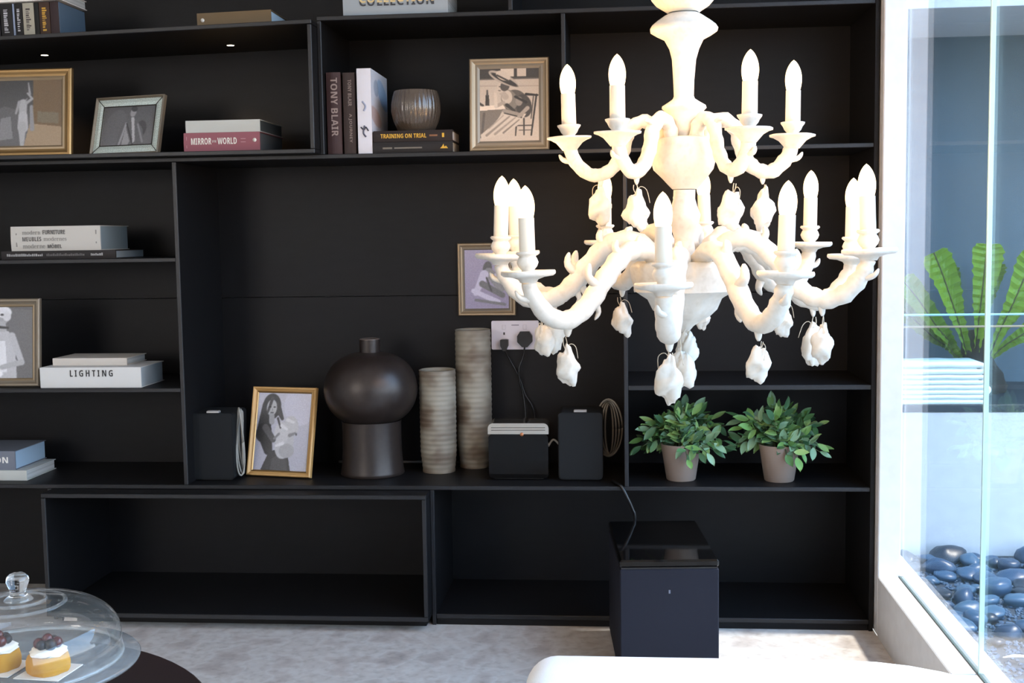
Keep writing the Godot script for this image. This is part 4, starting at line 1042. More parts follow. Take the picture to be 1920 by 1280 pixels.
func plant(label: String, at: Vector3, seed_: int, foliage_off: Vector3, reach: Vector3) -> void:
	var t := thing("potted_plant", label, "plant", at, 0.0, "")
	var r0 := 0.047
	var r1 := 0.065
	var h := 0.118
	obj("pot", lathe([[Vector2(0.0, 0.0), Vector2(r0 - 0.003, 0.0)], [Vector2(r0 - 0.003, 0.0), Vector2(r0, 0.003), Vector2(r1 - 0.001, h - 0.004), Vector2(r1, h)], [Vector2(r1, h), Vector2(r1 - 0.005, h)], [Vector2(r1 - 0.005, h), Vector2(r1 - 0.008, h - 0.02)]], 32), M.pot, t)
	obj("soil", lathe([[Vector2(r1 - 0.007, h - 0.016), Vector2(0.03, h - 0.010), Vector2(0.0, h - 0.008)]], 24), M.soil, t)
	var r := RandomNumberGenerator.new()
	r.seed = seed_
	var leaves := []
	for k in 3:
		var st := st_new(true)
		var n := 6
		for i in n:
			var f := func(u: float, s: float) -> Vector3:
				var w := 0.0105 * pow(sin(PI * pow(u, 0.85 + 0.1 * k)), 0.75) if u > 0.0 and u < 1.0 else 0.0008
				return Vector3(s * w, 0.003 * absf(s) - 0.006 * u * u * (0.6 + 0.5 * k), u * 0.046)
			var a := float(i) / n
			var b := float(i + 1) / n
			for s in [-1.0, 1.0]:
				quad(st, f.call(a, 0.0), f.call(b, 0.0), f.call(b, s), f.call(a, s), Vector3.UP)
		leaves.append(done(st))
	var mats := []
	for c in [Color(0.30, 0.46, 0.28), Color(0.38, 0.55, 0.30), Color(0.22, 0.36, 0.24), Color(0.50, 0.63, 0.38), Color(0.44, 0.58, 0.46)]:
		var m := mat(c, 0.45, 0.0, 0.5)
		m.backlight_enabled = true
		m.backlight = Color(0.12, 0.16, 0.06)
		mats.append(m)
	var stem_mat := mat(Color(0.20, 0.24, 0.12), 0.7)
	var count := 0
	for s in 37:
		var an := TAU * (s * 0.381966) + r.randf_range(-0.2, 0.2)
		var el := lerpf(-0.12, 1.40, fposmod(s * 0.7549, 1.0))
		var ln := r.randf_range(0.75, 1.08)
		var tip := Vector3(sin(an) * cos(el) * reach.x, sin(el) * reach.y - (0.035 if el < 0.4 else 0.0), cos(an) * cos(el) * reach.z) * ln + foliage_off
		var base := Vector3(sin(an) * 0.02, h - 0.012, cos(an) * 0.02)
		var mid := base.lerp(Vector3(0, h, 0) + tip, 0.55) + Vector3(0, 0.022, 0)
		var path := spline([base, base + Vector3(0, 0.02, 0), mid, Vector3(0, h, 0) + tip], 4)
		obj("stem", tube(path, 0.0013, 5), stem_mat, t)
		for q in 8:
			var u := 0.40 + 0.60 * (q / 7.0)
			var idx := clampi(int(u * (path.size() - 1)), 1, path.size() - 1)
			var p: Vector3 = path[idx]
			var dir: Vector3 = (path[idx] - path[idx - 1]).normalized()
			var side := dir.cross(Vector3.UP).normalized().rotated(dir, q * 2.4 + s)
			var out := (dir * (0.8 if q == 7 else 0.45) + side * (0.2 if q == 7 else 0.85) + Vector3(0, 0.1, 0.1)).normalized()
			var o := obj("leaf", leaves[r.randi() % 3], mats[r.randi() % 5], t, p)
			var want := Vector3(r.randf_range(-0.5, 0.5), 0.75, r.randf_range(0.2, 1.0))
			var y := (want - out * want.dot(out)).normalized()
			var x := y.cross(out).normalized()
			var sc := r.randf_range(0.85, 1.25)
			o.basis = Basis(x * sc, y * sc, out * sc)
			if o.basis.determinant() < 0:
				o.basis = Basis(-x * sc, y * sc, out * sc)
			count += 1

func build_shelf_things() -> void:
	speaker("black box speaker left of the wooden picture frame, cable coil at its right side", Vector3(-1.345, LOWY, -0.066), 0.142, 0.224, 0.15)
	coil("grey cable coil hung at the right side of the left speaker, seen edge-on", Vector3(-1.262, LOWY + 0.125, -0.10), 0.012, 0.113, 3, 0.006)
	speaker("charcoal box speaker right of the black chrome-topped radio", Vector3(-0.133, LOWY, -0.085), 0.143, 0.222, 0.15)
	coil("grey cable coil looped beside the right speaker and the divider", Vector3(-0.043, LOWY + 0.137, -0.31), 0.045, 0.098, 4, 0.021)
	# dark globe vase on a drum foot
	var v := thing("vase", "large dark bronze globe vase on a broad cylindrical foot with small neck", "vase", Vector3(-0.838, LOWY, -0.20))
	obj("foot", lathe([[Vector2(0, 0), Vector2(0.104, 0)], [Vector2(0.104, 0.0), Vector2(0.107, 0.003), Vector2(0.106, 0.012), Vector2(0.103, 0.03), Vector2(0.0995, 0.08), Vector2(0.0985, 0.13), Vector2(0.099, 0.170), Vector2(0.100, 0.182)]], 56), M.bronze, v)
	var gl := []
	for k in 25:
		var a := -1.02 + (1.30 + 1.02) * k / 24.0
		gl.append(Vector2(0.157 * pow(cos(a), 0.80) if cos(a) > 0 else 0.03, 0.288 + 0.125 * sin(a)))
	gl.append(Vector2(0.036, 0.412))
	obj("globe", lathe([gl], 64), M.bronze, v)
	obj("neck", lathe([[Vector2(0.0345, 0.405), Vector2(0.0345, 0.450), Vector2(0.0345, 0.454)], [Vector2(0.0345, 0.454), Vector2(0.029, 0.456), Vector2(0.027, 0.452), Vector2(0.027, 0.41)]], 32), M.bronze, v)
	obj("rim", lathe([[Vector2(0.034, 0.453), Vector2(0.0335, 0.4565), Vector2(0.030, 0.4575), Vector2(0.0275, 0.455)]], 32), M.lip, v)
	# two ribbed cylinders
	for e in [["short ribbed stoneware cylinder vase left of the taller one", Vector3(-0.619, LOWY, -0.245), 0.0615, 0.346, 0.055, 21], ["tall ribbed stoneware cylinder vase below the narrow frame", Vector3(-0.506, LOWY, -0.33), 0.061, 0.474, 0.052, 27]]:
		var t := thing("ribbed_vase", e[0], "vase", e[1])
		var n: int = e[5]
		var h: float = e[3]
		var prof := []
		for k in n * 4 + 1:
			var u := float(k) / (n * 4)
			var r: float = lerpf(e[4], e[2], smoothstep(0.0, 0.22, u))
			prof.append(Vector2(r + 0.0009 * sin(k * PI / 2.0), u * h))
		obj("body", lathe([[Vector2(0, 0), Vector2(e[4], 0)], prof], 44, func(an: float, y: float) -> float: return 1.0 + 0.008 * sin(an * 2.0 + y * 14.0)), stone_mat(), t)
		obj("inner_wall", lathe([[Vector2(e[2] + 0.001, h), Vector2(e[2] - 0.004, h + 0.002), Vector2(e[2] - 0.006, h - 0.004), Vector2(e[2] - 0.007, h - 0.12), Vector2(0.0, h - 0.125)]], 44), M.stoneware, t)
	# glossy black radio with a chrome top
	var b := thing("radio", "glossy black box radio with rounded chrome top between tall vase and right speaker", "radio", Vector3(-0.335, LOWY, -0.098))
	obj("body", prism(round_rect(-0.097, 0.097, 0.006, 0.150, 0.012), -0.11, 0.0), M.gloss_black, b)
	obj("base_foot", rbox(-0.08, 0.08, 0.0, 0.006, -0.1, -0.012), M.cable_black, b)
	for k in 4:
		var st := SurfaceTool.new()
		var z0 := -0.112 + k * 0.0285
		var arch := PackedVector2Array()
		for p in round_rect(-0.099, 0.099, 0.120, 0.186, 0.017, 6):
			arch.append(Vector2(p.x, maxf(p.y, 0.1505)))
		obj("chrome_bar", prism(arch, z0, z0 + 0.026), M.chrome, b)
	for y in [0.163, 0.171]:
		obj("slot_line", rbox(-0.088, 0.088, y, y + 0.0015, -0.0005, 0.0008, 0.0002), M.dark_line, b)
	var sth := st_new(true)
	obj("knob", lathe([[Vector2(0, 0.006), Vector2(0.005, 0.006), Vector2(0.006, 0.004), Vector2(0.006, 0.0)]], 16), mat(Color(0.65, 0.42, 0.28), 0.3, 0.5), b, Vector3(0.012, 0.150, -0.001)).rotation.x = PI / 2
	var bracket := thing("cable", "short grey cable bridging the black radio and the right speaker", "cable", Vector3(-0.238, LOWY + 0.09, -0.14))
	obj("cord", tube(spline([Vector3(-0.004, 0.010, 0), Vector3(0.008, 0.03, 0), Vector3(0.018, 0.035, 0), Vector3(0.034, 0.02, 0)], 5), 0.0032, 8), M.cable_grey, bracket)
	# socket and plugs on the back panel
	var so := thing("wall_socket", "pale double wall socket on the dark back panel behind the chandelier arm", "socket", Vector3(-0.366, 0.905, -0.3995))
	obj("plate", prism(round_rect(-0.082, 0.082, -0.05, 0.05, 0.005), 0.0, 0.010), M.white_plastic, so)
	for x in [-0.038, 0.034]:
		obj("switch", rbox(x - 0.006, x + 0.006, 0.020, 0.036, 0.0095, 0.013, 0.001), M.white_plastic, so)
		obj("pin_hole", rbox(x - 0.003, x + 0.003, 0.001, 0.010, 0.0095, 0.0105, 0.0002), M.dark_line, so)
	var ink2 := mat(Color(0.50, 0.48, 0.52), 0.6)
	obj("maker_mark", rbox(-0.012, 0.014, 0.033, 0.0365, 0.0095, 0.0106, 0.0002), ink2, so)
	var plugs := [[Vector3(-0.402, 0.880, -0.389), 0.014, "small black plug in the left socket of the pale plate"], [Vector3(-0.331, 0.893, -0.389), 0.026, "large black plug in the right socket of the pale plate"]]
	for e in plugs:
		var p := thing("plug", e[2], "plug", e[0])
		var w: float = e[1]
		var out := PackedVector2Array([Vector2(-w, 0.010), Vector2(-w * 0.6, 0.026 if w > 0.02 else 0.012), Vector2(w * 0.6, 0.026 if w > 0.02 else 0.012), Vector2(w, 0.010), Vector2(w, -0.010), Vector2(w * 0.35, -0.028), Vector2(-w * 0.35, -0.028), Vector2(-w, -0.010)])
		obj("body", prism(out, 0.0005, 0.026), M.cable_black, p)
	tag(obj("power_cable", tube(spline([Vector3(-0.402, 0.856, -0.375), Vector3(-0.385, 0.82, -0.385), Vector3(-0.352, 0.755, -0.39), Vector3(-0.335, 0.70, -0.39), Vector3(-0.309, 0.655, -0.388), Vector3(-0.30, 0.60, -0.385), Vector3(-0.31, 0.47, -0.36)], 6), 0.0032, 8), M.cable_black), "black cable running from the left plug down behind the radio", "cable")
	tag(obj("power_cable", tube(spline([Vector3(-0.331, 0.868, -0.370), Vector3(-0.338, 0.83, -0.375), Vector3(-0.352, 0.79, -0.372), Vector3(-0.350, 0.74, -0.375), Vector3(-0.340, 0.70, -0.38), Vector3(-0.332, 0.62, -0.375), Vector3(-0.335, 0.48, -0.35)], 6), 0.0032, 8), M.cable_black), "black cable hanging crosswise from the right plug behind the radio", "cable")
	tag(obj("trunking", rbox(-1.0, -0.46, LOWY, LOWY + 0.007, -0.395, -0.385, 0.001), mat(Color(0.42, 0.43, 0.43), 0.5)), "thin grey cable strip along the rear edge of the long shelf behind the vases", "cable trunking")
	tag(obj("power_cable", tube(spline([Vector3(-0.03, 0.462, -0.06), Vector3(-0.012, 0.4615, -0.01), Vector3(0.000, 0.455, 0.006), Vector3(0.016, 0.425, 0.012), Vector3(0.033, 0.385, 0.010), Vector3(0.040, 0.352, 0.008), Vector3(0.038, 0.20, 0.008), Vector3(0.03, 0.05, 0.012)], 6), 0.005, 8), M.cable_black), "thick black cable hanging over the shelf edge behind the subwoofer", "cable")
	# ribbed smoky bowl on the lying books
	var wl := thing("ribbed_bowl", "smoky brown ribbed glass bowl standing on the lying dark books", "bowl", Vector3(-0.648, MIDY + 0.0700, -0.105))
	var rib := func(an: float, _y: float) -> float: return 1.0 + 0.035 * absf(sin(an * 17.0))
	obj("body", lathe([[Vector2(0.0, 0.0), Vector2(0.050, 0.0)], [Vector2(0.050, 0.0), Vector2(0.058, 0.008), Vector2(0.070, 0.035), Vector2(0.0765, 0.065), Vector2(0.076, 0.09), Vector2(0.072, 0.112), Vector2(0.0665, 0.130)], [Vector2(0.0665, 0.130), Vector2(0.0625, 0.131), Vector2(0.062, 0.127)], [Vector2(0.062, 0.127), Vector2(0.069, 0.09), Vector2(0.068, 0.06), Vector2(0.05, 0.014), Vector2(0.0, 0.010)]], 136, rib), M.smoke_glass, wl)
	plant("green leafy bush in a taupe pot, left of the two, beside the divider", Vector3(0.190, LOWY, -0.118), 5, Vector3(0.012, 0.012, 0.0), Vector3(0.138, 0.100, 0.10))
	plant("green leafy bush in a taupe pot, right of the two, toward the window", Vector3(0.501, LOWY, -0.108), 9, Vector3(-0.004, 0.014, 0.0), Vector3(0.134, 0.100, 0.10))

func stone_mat() -> StandardMaterial3D:
	var m := mat(Color(0.60, 0.59, 0.54), 0.6)
	var g := noise_tex(0.012, [[0.0, Color(0.50, 0.40, 0.34)], [0.4, Color(0.85, 0.82, 0.80)], [1.0, Color(1, 1, 1)]], 31, 256, 3)
	return triplanar(m, g, Vector3(2, 3, 2), false)

func build_floor_things() -> void:
	var s := thing("subwoofer", "dark navy box subwoofer with glossy black top standing on the floor before the shelving", "subwoofer", Vector3(0.128, 0, 0.49), 0.077)
	obj("cabinet", rbox(-0.136, 0.136, 0.012, 0.330, -0.455, 0.0, 0.003), M.sub_front, s)
	obj("glossy_top", rbox(-0.1365, 0.1365, 0.3345, 0.356, -0.456, 0.001, 0.005), M.gloss_black, s)
	obj("shadow_gap", rbox(-0.132, 0.132, 0.329, 0.336, -0.45, -0.004, 0.0), M.cable_black, s)
	obj("base_foot", rbox(-0.12, 0.12, 0.0, 0.0125, -0.44, -0.02), M.cable_black, s)
	obj("emblem", rbox(-0.0025, 0.0025, 0.262, 0.272, 0.0, 0.001, 0.0003), mat(Color(0.40, 0.42, 0.47), 0.4, 0.3), s)
	# white tub armchair in the foreground, seen from behind: its back top edge
	var so := thing("armchair", "white upholstered armchair whose rounded backrest fills the bottom right foreground", "armchair", Vector3(0.235, 0, 2.02))
	var top_at := func(x: float) -> float: return 0.604 - 0.03 * pow(maxf(0.0, x - 0.10) / 0.2, 2.0)
	var full := PackedVector2Array([Vector2(-0.385, 0.10), Vector2(0.365, 0.10), Vector2(0.372, 0.40), Vector2(0.368, 0.48), Vector2(0.355, 0.528)])
	for k in 15:
		var x := lerpf(0.338, -0.335, k / 14.0)
		full.append(Vector2(x, top_at.call(x)))
	for k in range(1, 7):
		var a := PI / 2 * k / 7.0
		full.append(Vector2(-0.335 - 0.05 * sin(a), 0.554 + 0.05 * cos(a)))
	full.append(Vector2(-0.385, 0.54))
	obj("backrest", soft_slab(full, -0.10, 0.0, 0.035), M.sofa, so)
	obj("seat", soft_slab(round_rect(-0.30, 0.30, 0.22, 0.42, 0.05, 6), 0.005, 0.50, 0.04), M.sofa, so)
	for x in [-0.385, 0.295]:
		obj("armrest", soft_slab(round_rect(x, x + 0.075, 0.10, 0.50, 0.03, 6), 0.005, 0.52, 0.03), M.sofa, so)
	for p in [Vector3(-0.33, 0, -0.05), Vector3(0.33, 0, -0.05), Vector3(-0.33, 0, 0.46), Vector3(0.33, 0, 0.46)]:
		obj("leg", lathe([[Vector2(0.0, 0.0), Vector2(0.013, 0.0)], [Vector2(0.013, 0.0), Vector2(0.02, 0.10)]], 14), M.table, so, p)
	# round table with the cake stand
	var t := thing("side_table", "round dark brown table in the bottom left corner carrying the glass cake stand", "table", Vector3(-0.975, 0, 2.245))
	obj("tabletop", lathe([[Vector2(0.0, 0.56), Vector2(0.40, 0.56)], [Vector2(0.40, 0.56), Vector2(0.404, 0.563), Vector2(0.404, 0.577), Vector2(0.40, 0.58)], [Vector2(0.40, 0.58), Vector2(0.0, 0.58)]], 72), M.table, t)
	obj("column", lathe([[Vector2(0.035, 0.02), Vector2(0.03, 0.3), Vector2(0.035, 0.56)]], 24), M.table, t)
	obj("base", lathe([[Vector2(0.0, 0.0), Vector2(0.22, 0.0)], [Vector2(0.22, 0.0), Vector2(0.22, 0.012), Vector2(0.05, 0.022), Vector2(0.034, 0.03)]], 48), M.table, t)
	var cx := Vector3(-0.850, 0.5805, 2.16)
	var c := thing("cake_stand", "round clear glass cake plate on a foot, on the dark table", "cake stand", cx)
	var gp := glass(0.10, Color(0.75, 0.78, 0.79))
	obj("plate", lathe([[Vector2(0.0, 0.070), Vector2(0.152, 0.070), Vector2(0.160, 0.072), Vector2(0.162, 0.076), Vector2(0.160, 0.0785), Vector2(0.0, 0.0775)]], 72), frost(), c)
	obj("foot", lathe([[Vector2(0.0, 0.0), Vector2(0.07, 0.0), Vector2(0.068, 0.006), Vector2(0.03, 0.014), Vector2(0.014, 0.03), Vector2(0.012, 0.045), Vector2(0.018, 0.062), Vector2(0.04, 0.0698)]], 40), gp, c)
	var d := thing("glass_dome", "clear glass cloche with round knob covering pastries on the cake stand", "cake dome", cx + Vector3(0, 0.079, 0))
	var dome := []
	for k in 19:
		var u := k / 18.0
		var a := u * PI / 2.0
		dome.append(Vector2(0.1365 * pow(cos(a), 0.72) if k < 18 else 0.0, 0.028 + 0.061 * pow(sin(a), 0.95)))
	dome.push_front(Vector2(0.1385, 0.0))
	dome.push_front(Vector2(0.1350, 0.0))
	obj("bell", lathe([dome], 72), glass(0.035, Color(0.85, 0.9, 0.9)), d)
	obj("bell_rim", lathe([[Vector2(0.1365, 0.0), Vector2(0.1395, 0.001), Vector2(0.1395, 0.004), Vector2(0.1370, 0.005)]], 72), glass(0.25, Color(0.8, 0.85, 0.85)), d)
	for r in [[0.036, 0.0880], [0.062, 0.0835]]:
		obj("bell_ring", lathe([[Vector2(r[0] - 0.003, r[1] - 0.0005), Vector2(r[0] - 0.001, r[1] + 0.0018), Vector2(r[0] + 0.001, r[1] + 0.0015), Vector2(r[0] + 0.003, r[1] - 0.0015)]], 56), glass(0.16, Color(0.85, 0.88, 0.88)), d)
	var kg := mat(Color(0.97, 0.98, 0.98, 0.0), 0.02)
	kg.refraction_enabled = true
	kg.refraction_scale = 0.05
	obj("knob", lathe([[Vector2(0.0, 0.0885), Vector2(0.020, 0.0885), Vector2(0.017, 0.092), Vector2(0.0115, 0.096), Vector2(0.0105, 0.101), Vector2(0.013, 0.108), Vector2(0.0158, 0.115), Vector2(0.0150, 0.1215), Vector2(0.010, 0.126), Vector2(0.0, 0.1275)]], 32), kg, d)
	var names := ["yellow sponge cake with cream and dark berries, right one under the dome", "yellow sponge cake with cream and berries, left one under the dome"]
	var spots := [Vector3(-0.790, 0.6595, 2.200), Vector3(-0.866, 0.6595, 2.190)]
	for k in 2:
		pastry(names[k], spots[k], 50 + k)

func frost() -> StandardMaterial3D:
	var m := mat(Color(0.62, 0.64, 0.64, 0.35), 0.12)
	m.transparency = BaseMaterial3D.TRANSPARENCY_ALPHA
	return m

func soft_slab(outline: PackedVector2Array, z0: float, z1: float, r: float) -> ArrayMesh:
	# extruded outline with rounded front and back edges
	var st := st_new(true)
	var rings := []
	var steps := []
	for k in 6:
		var a := k / 5.0 * PI / 2.0
		steps.append([r * (1.0 - sin(a)), z0 + r * (1.0 - cos(a))])
	for k in 6:
		var a := k / 5.0 * PI / 2.0
		steps.append([r * (1.0 - cos(a)), z1 - r * (1.0 - sin(a))])
	var n := outline.size()
	var norm := []
	var mid := Vector2.ZERO
	for p in outline:
		mid += p / n
	for i in n:
		var tdir := (outline[(i + 1) % n] - outline[(i + n - 1) % n]).normalized()
		var nn := Vector2(tdir.y, -tdir.x)
		if nn.dot(outline[i] - mid) < 0:
			nn = -nn
		norm.append(nn)
	for s in steps:
		var ring := []
		for i in n:
			var p: Vector2 = outline[i] - norm[i] * s[0] * 0.9
			ring.append(Vector3(p.x, p.y, s[1]))
		rings.append(ring)
	for k in rings.size() - 1:
		for i in n:
			var j := (i + 1) % n
			var away := Vector3(norm[i].x, norm[i].y, 0) + Vector3(0, 0, -1.0 if k < 5 else (1.0 if k > 5 else 0.0))
			quad(st, rings[k][i], rings[k][j], rings[k + 1][j], rings[k + 1][i], away)
	for e in [0, rings.size() - 1]:
		var flat := PackedVector2Array()
		for p in rings[e]:
			flat.append(Vector2(p.x, p.y))
		var idx := Geometry2D.triangulate_polygon(flat)
		for i in range(0, idx.size(), 3):
			tri(st, rings[e][idx[i]], rings[e][idx[i + 1]], rings[e][idx[i + 2]], Vector3(0, 0, -1 if e == 0 else 1))
	return done(st)

func pastry(label: String, at: Vector3, seed_: int) -> void:
	var t := thing("pastry", label, "cake", at)
	rng.seed = seed_
	var sponge := mat(Color(0.86, 0.66, 0.24), 1.0, 0.0, 0.1)
	triplanar(sponge, noise_tex(0.15, [[0.0, Color(0.62, 0.5, 0.4)], [0.5, Color(0.90, 0.86, 0.8)], [1.0, Color(1, 1, 1)]], 33, 256, 3), Vector3(30, 30, 30), false)
	obj("paper", prism(PackedVector2Array([Vector2(-0.036, -0.03), Vector2(0.03, -0.036), Vector2(0.036, 0.028), Vector2(-0.028, 0.035)]), 0.0, 0.0012), mat(Color(0.86, 0.85, 0.82), 0.8), t).rotation.x = -PI / 2
	obj("sponge", lathe([[Vector2(0.0, 0.0013), Vector2(0.026, 0.0013)], [Vector2(0.026, 0.0013), Vector2(0.028, 0.006), Vector2(0.029, 0.016), Vector2(0.027, 0.024), Vector2(0.024, 0.026)], [Vector2(0.024, 0.026), Vector2(0.0, 0.027)]], 28, func(an: float, y: float) -> float: return 1.0 + 0.05 * sin(an * 4.0 + y * 90.0) + 0.03 * sin(an * 9.0)), sponge, t)
	obj("cream", blob(func(v: Vector3) -> Vector3:
		var r := 1.0 + 0.10 * sin(v.x * 6.0) * cos(v.z * 7.0) + 0.06 * sin(v.y * 9.0 + v.x * 5.0)
		return Vector3(v.x * 0.024 * r, 0.029 + v.y * 0.008 * r, v.z * 0.024 * r), 10, 18), mat(Color(0.93, 0.90, 0.84), 0.6), t)
	var dark := mat(Color(0.10, 0.085, 0.11), 0.4)
	var red := mat(Color(0.30, 0.07, 0.08), 0.2)
	for k in 7:
		var an := k * TAU / 6.0 + seed_
		var r := 0.012 if k < 6 else 0.0
		var s := rng.randf_range(0.0062, 0.0085)
		obj("berry", blob(func(v: Vector3) -> Vector3: return v * s, 8, 10), red if k % 3 == seed_ % 3 or k == 6 else dark, t, Vector3(sin(an) * r, 0.041 + (0.006 if k == 6 else 0.0), cos(an) * r))

func build_outside_things() -> void:
	# bird's-nest fern in a dark fibrous trunk
	var t := thing("fern", "bright green fern with broad ribbed fronds on the ledge outside the window", "fern", Vector3(1.437, 0.5865, -1.27))
	var trunk_r := func(an: float, y: float) -> float: return 1.0 + 0.08 * sin(an * 6.0 + y * 30.0) + 0.06 * sin(an * 11.0 - y * 50.0)
	obj("trunk", lathe([[Vector2(0.0, 0.0), Vector2(0.105, 0.0)], [Vector2(0.105, 0.0), Vector2(0.115, 0.03), Vector2(0.10, 0.08), Vector2(0.075, 0.12), Vector2(0.055, 0.17), Vector2(0.05, 0.22), Vector2(0.03, 0.25), Vector2(0.0, 0.255)]], 28, trunk_r), M.trunk, t)
	var greens := []
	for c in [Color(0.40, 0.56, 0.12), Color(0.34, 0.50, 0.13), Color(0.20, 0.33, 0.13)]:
		var m := mat(c, 0.45, 0.0, 0.5)
		m.backlight_enabled = true
		m.backlight = Color(0.65, 0.75, 0.25)
		greens.append(m)
	var rib := mat(Color(0.22, 0.24, 0.08), 0.6)
	# base, bend, tip (relative), half width, tone
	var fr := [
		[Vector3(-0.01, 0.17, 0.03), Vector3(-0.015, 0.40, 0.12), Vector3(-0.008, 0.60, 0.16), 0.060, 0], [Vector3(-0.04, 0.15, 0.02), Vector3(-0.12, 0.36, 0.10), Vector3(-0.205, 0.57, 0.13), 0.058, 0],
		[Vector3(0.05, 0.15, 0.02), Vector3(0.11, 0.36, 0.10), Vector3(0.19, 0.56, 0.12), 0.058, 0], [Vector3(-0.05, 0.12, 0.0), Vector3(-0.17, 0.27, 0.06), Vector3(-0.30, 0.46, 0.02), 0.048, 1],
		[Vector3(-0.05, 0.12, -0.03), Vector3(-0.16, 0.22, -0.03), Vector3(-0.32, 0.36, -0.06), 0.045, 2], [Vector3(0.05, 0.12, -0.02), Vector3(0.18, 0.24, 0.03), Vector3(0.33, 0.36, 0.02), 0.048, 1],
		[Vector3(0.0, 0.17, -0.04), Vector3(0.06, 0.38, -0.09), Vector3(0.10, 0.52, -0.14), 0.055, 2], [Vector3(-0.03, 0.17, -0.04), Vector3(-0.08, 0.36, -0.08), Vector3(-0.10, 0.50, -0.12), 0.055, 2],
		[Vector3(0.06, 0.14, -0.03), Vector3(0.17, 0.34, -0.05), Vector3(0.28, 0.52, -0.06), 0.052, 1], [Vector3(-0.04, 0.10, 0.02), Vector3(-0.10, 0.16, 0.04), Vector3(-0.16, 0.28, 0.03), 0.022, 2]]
	for i in fr.size():
		var e = fr[i]
		var path := spline([e[0], e[0].lerp(e[1], 0.5) + Vector3(0, 0.01, 0), e[1], e[1].lerp(e[2], 0.55) + Vector3(0, 0.008, 0), e[2]], 7)
		var n := path.size()
		var st := st_new(false)
		var grid := []
		for k in n:
			var u := float(k) / (n - 1)
			var dir: Vector3 = (path[mini(k + 1, n - 1)] - path[maxi(k - 1, 0)]).normalized()
			var side := dir.cross(Vector3(0, 0.25, 1)).normalized()
			var nor := side.cross(dir).normalized()
			var w: float = e[3] * (0.16 + 0.84 * pow(clampf(u * 1.25, 0.0, 1.0), 1.1)) * (1.0 - 0.55 * pow(maxf(0.0, (u - 0.86) / 0.14), 2.0))
			var row := []
			for s in 9:
				var q := (s - 4) / 4.0
				var wav := (0.007 if k % 2 == 0 else -0.007) * minf(1.0, absf(q) * 2.0) + 0.018 * absf(q) * absf(q) * (1.0 + 0.5 * sin(u * 11.0 + i))
				row.append(path[k] + side * q * w * (1.0 + 0.06 * sin(k * 2.4 + i)) + nor * wav + dir * absf(q) * w * 0.28)
			grid.append(row)
		for k in n - 1:
			for s in 8:
				quad(st, grid[k][s], grid[k + 1][s], grid[k + 1][s + 1], grid[k][s + 1], Vector3(0, 0.4, 1))
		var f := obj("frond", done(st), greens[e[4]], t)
		obj("midrib", tube(path, 0.0032, 6), rib, f)
	# folded towels on the ledge
	var labels := ["white folded towel at the bottom of the stack on the ledge outside", "white folded towel second from the bottom of the ledge stack", "white folded towel second from the top of the ledge stack", "white folded towel topmost of the stack on the ledge outside"]
	var y := 0.5865
	for k in 4:
		var hgt: float = [0.036, 0.037, 0.038, 0.047][k]
		var tw := thing("folded_towel", labels[k], "towel", Vector3(1.215 + 0.006 * sin(k * 2.0), y, -0.99), 0.0, "folded towels on the outdoor ledge")
		var half := 0.165 + 0.005 * sin(k * 1.7)
		var th := hgt * 0.46
		# a sheet folded over at the right end
		var path := [Vector3(-half, th * 0.55, 0), Vector3(0.0, th * 0.52, 0), Vector3(half - hgt * 0.5, th * 0.52, 0)]
		for q in 7:
			var a := -PI / 2 + PI * (q + 1) / 8.0
			path.append(Vector3(half - hgt * 0.5 + cos(a) * hgt * 0.28, hgt * 0.5 + sin(a) * hgt * 0.26, 0))
		path.append(Vector3(half - hgt * 0.5, hgt - th * 0.54, 0))
		path.append(Vector3(half * 0.45, hgt - th * 0.60, 0))
		path.append(Vector3(0.02, hgt - th * 0.50, 0))
		path.append(Vector3(-half * 0.5, hgt - th * 0.60, 0))
		path.append(Vector3(-half, hgt - th * 0.56, 0))
		var st := st_new(true)
		var prof_in := []
		var prof_out := []
		for i in path.size():
			var dir: Vector3 = (path[mini(i + 1, path.size() - 1)] - path[maxi(i - 1, 0)]).normalized()
			var nn := Vector3(dir.y, -dir.x, 0)
			prof_out.append(path[i] + nn * th * 0.5)
			prof_in.append(path[i] - nn * th * 0.42)
		for i in path.size() - 1:
			for e in [[prof_out, 1.0], [prof_in, -1.0]]:
				var a: Vector3 = e[0][i]
				var b: Vector3 = e[0][i + 1]
				var d := b - a
				quad(st, a + Vector3(0, 0, -0.09), b + Vector3(0, 0, -0.09), b + Vector3(0, 0, 0.09), a + Vector3(0, 0, 0.09), Vector3(d.y, -d.x, 0) * e[1])
			for z in [-0.09, 0.09]:
				quad(st, prof_out[i] + Vector3(0, 0, z), prof_out[i + 1] + Vector3(0, 0, z), prof_in[i + 1] + Vector3(0, 0, z), prof_in[i] + Vector3(0, 0, z), Vector3(0, 0, z))
		obj("cloth", done(st), M.towel, tw)
		obj("fold_core", rbox(-half + 0.004, half - hgt * 0.75, hgt * 0.42, hgt * 0.58, -0.085, 0.085, 0.004), M.towel, tw)
		y += hgt + 0.0005
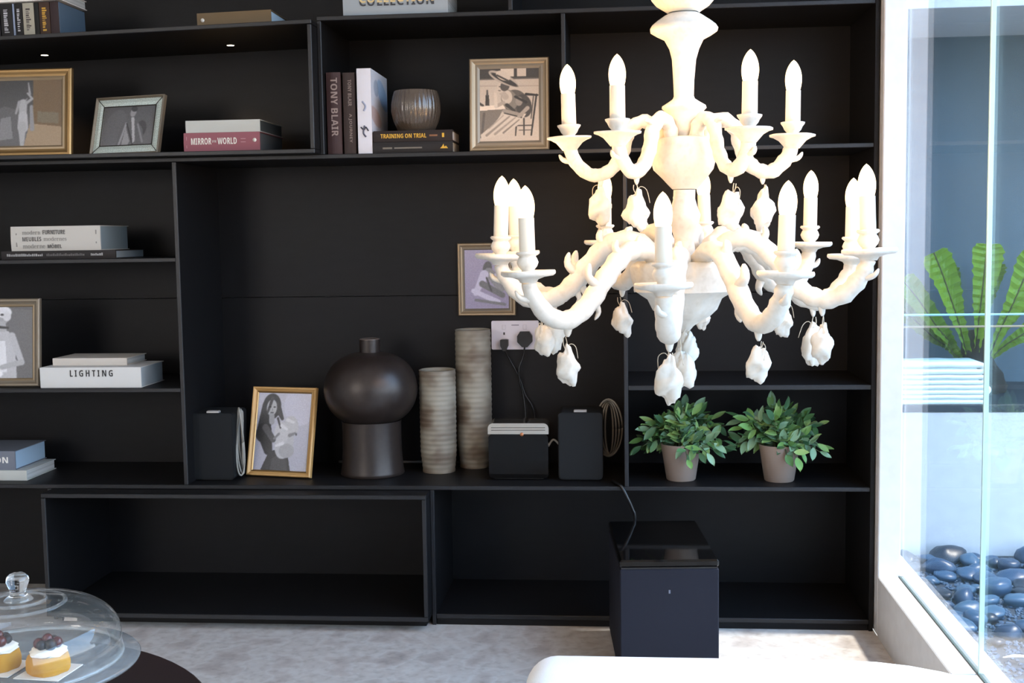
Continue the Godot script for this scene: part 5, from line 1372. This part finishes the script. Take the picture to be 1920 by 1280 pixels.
	# window glass reflections built as two thin bars in front of the fern
	for e in [[0.934, Color(0.62, 0.84, 0.90), "upper pale blue reflection built as a thin bar in front of the fern outside"], [0.890, Color(0.66, 0.60, 0.48), "lower tan reflection built as a thin bar in front of the fern outside"]]:
		tag(obj("reflection_line", tube([Vector3(0.853, e[0], -0.80), Vector3(3.0, e[0], -0.80)], 0.0042, 8), mat(e[1], 0.35, 0.2)), e[2], "rail")

# ---------------------------------------------------------------- added fill lamps, unseen behind the viewer
func build_added_lamps() -> void:
	for k in ADDED_LAMPS.size():
		var p: Vector3 = ADDED_LAMPS[k]
		var t := thing("added_ceiling_panel", "square ceiling panel added as unseen fill light, number %s from the shelving" % ["one", "two", "three"][k], "ceiling light", Vector3(p.x, 2.7495, p.z))  # added out of view to brighten the room
		obj("frame", rbox(-0.32, 0.32, -0.02, 0.0, -0.32, 0.32), M.ceiling, t)
		obj("diffuser", rbox(-0.30, 0.30, -0.024, -0.0195, -0.30, 0.30), lamp_mat(Color(1.0, 0.95, 0.88), 1.5), t)
		var l := AreaLight3D.new()
		l.name = "added_fill_light"
		l.area_size = Vector2(0.6, 0.6)
		l.position = Vector3(0, -0.03, 0)
		l.rotation.x = -PI / 2
		l.light_color = Color(1.0, 0.97, 0.94)
		l.light_energy = p.y
		l.area_range = 12
		l.area_attenuation = 2
		l.shadow_enabled = true
		t.add_child(l)
	var w := thing("added_wall_panel", "large square panel added as unseen fill light behind the viewer, facing the shelving", "added light", Vector3(-3.4, 1.75, 6.099), PI)  # added out of view to light the shelving from the front
	obj("frame", rbox(-0.85, 0.85, -0.85, 0.85, 0.0, 0.05, 0.004), M.ceiling, w)
	obj("diffuser", rbox(-0.80, 0.80, -0.80, 0.80, 0.0505, 0.056, 0.001), lamp_mat(Color(1.0, 0.97, 0.94), 2.5), w)
	var a := AreaLight3D.new()
	a.name = "added_fill_light"
	a.area_size = Vector2(1.6, 1.6)
	a.position = Vector3(0, 0, 0.065)
	a.rotation.y = PI
	a.light_color = Color(1.0, 0.97, 0.95)
	a.light_energy = ADDED_PANEL
	a.area_range = 14
	a.area_attenuation = 2
	a.shadow_enabled = true
	w.add_child(a)
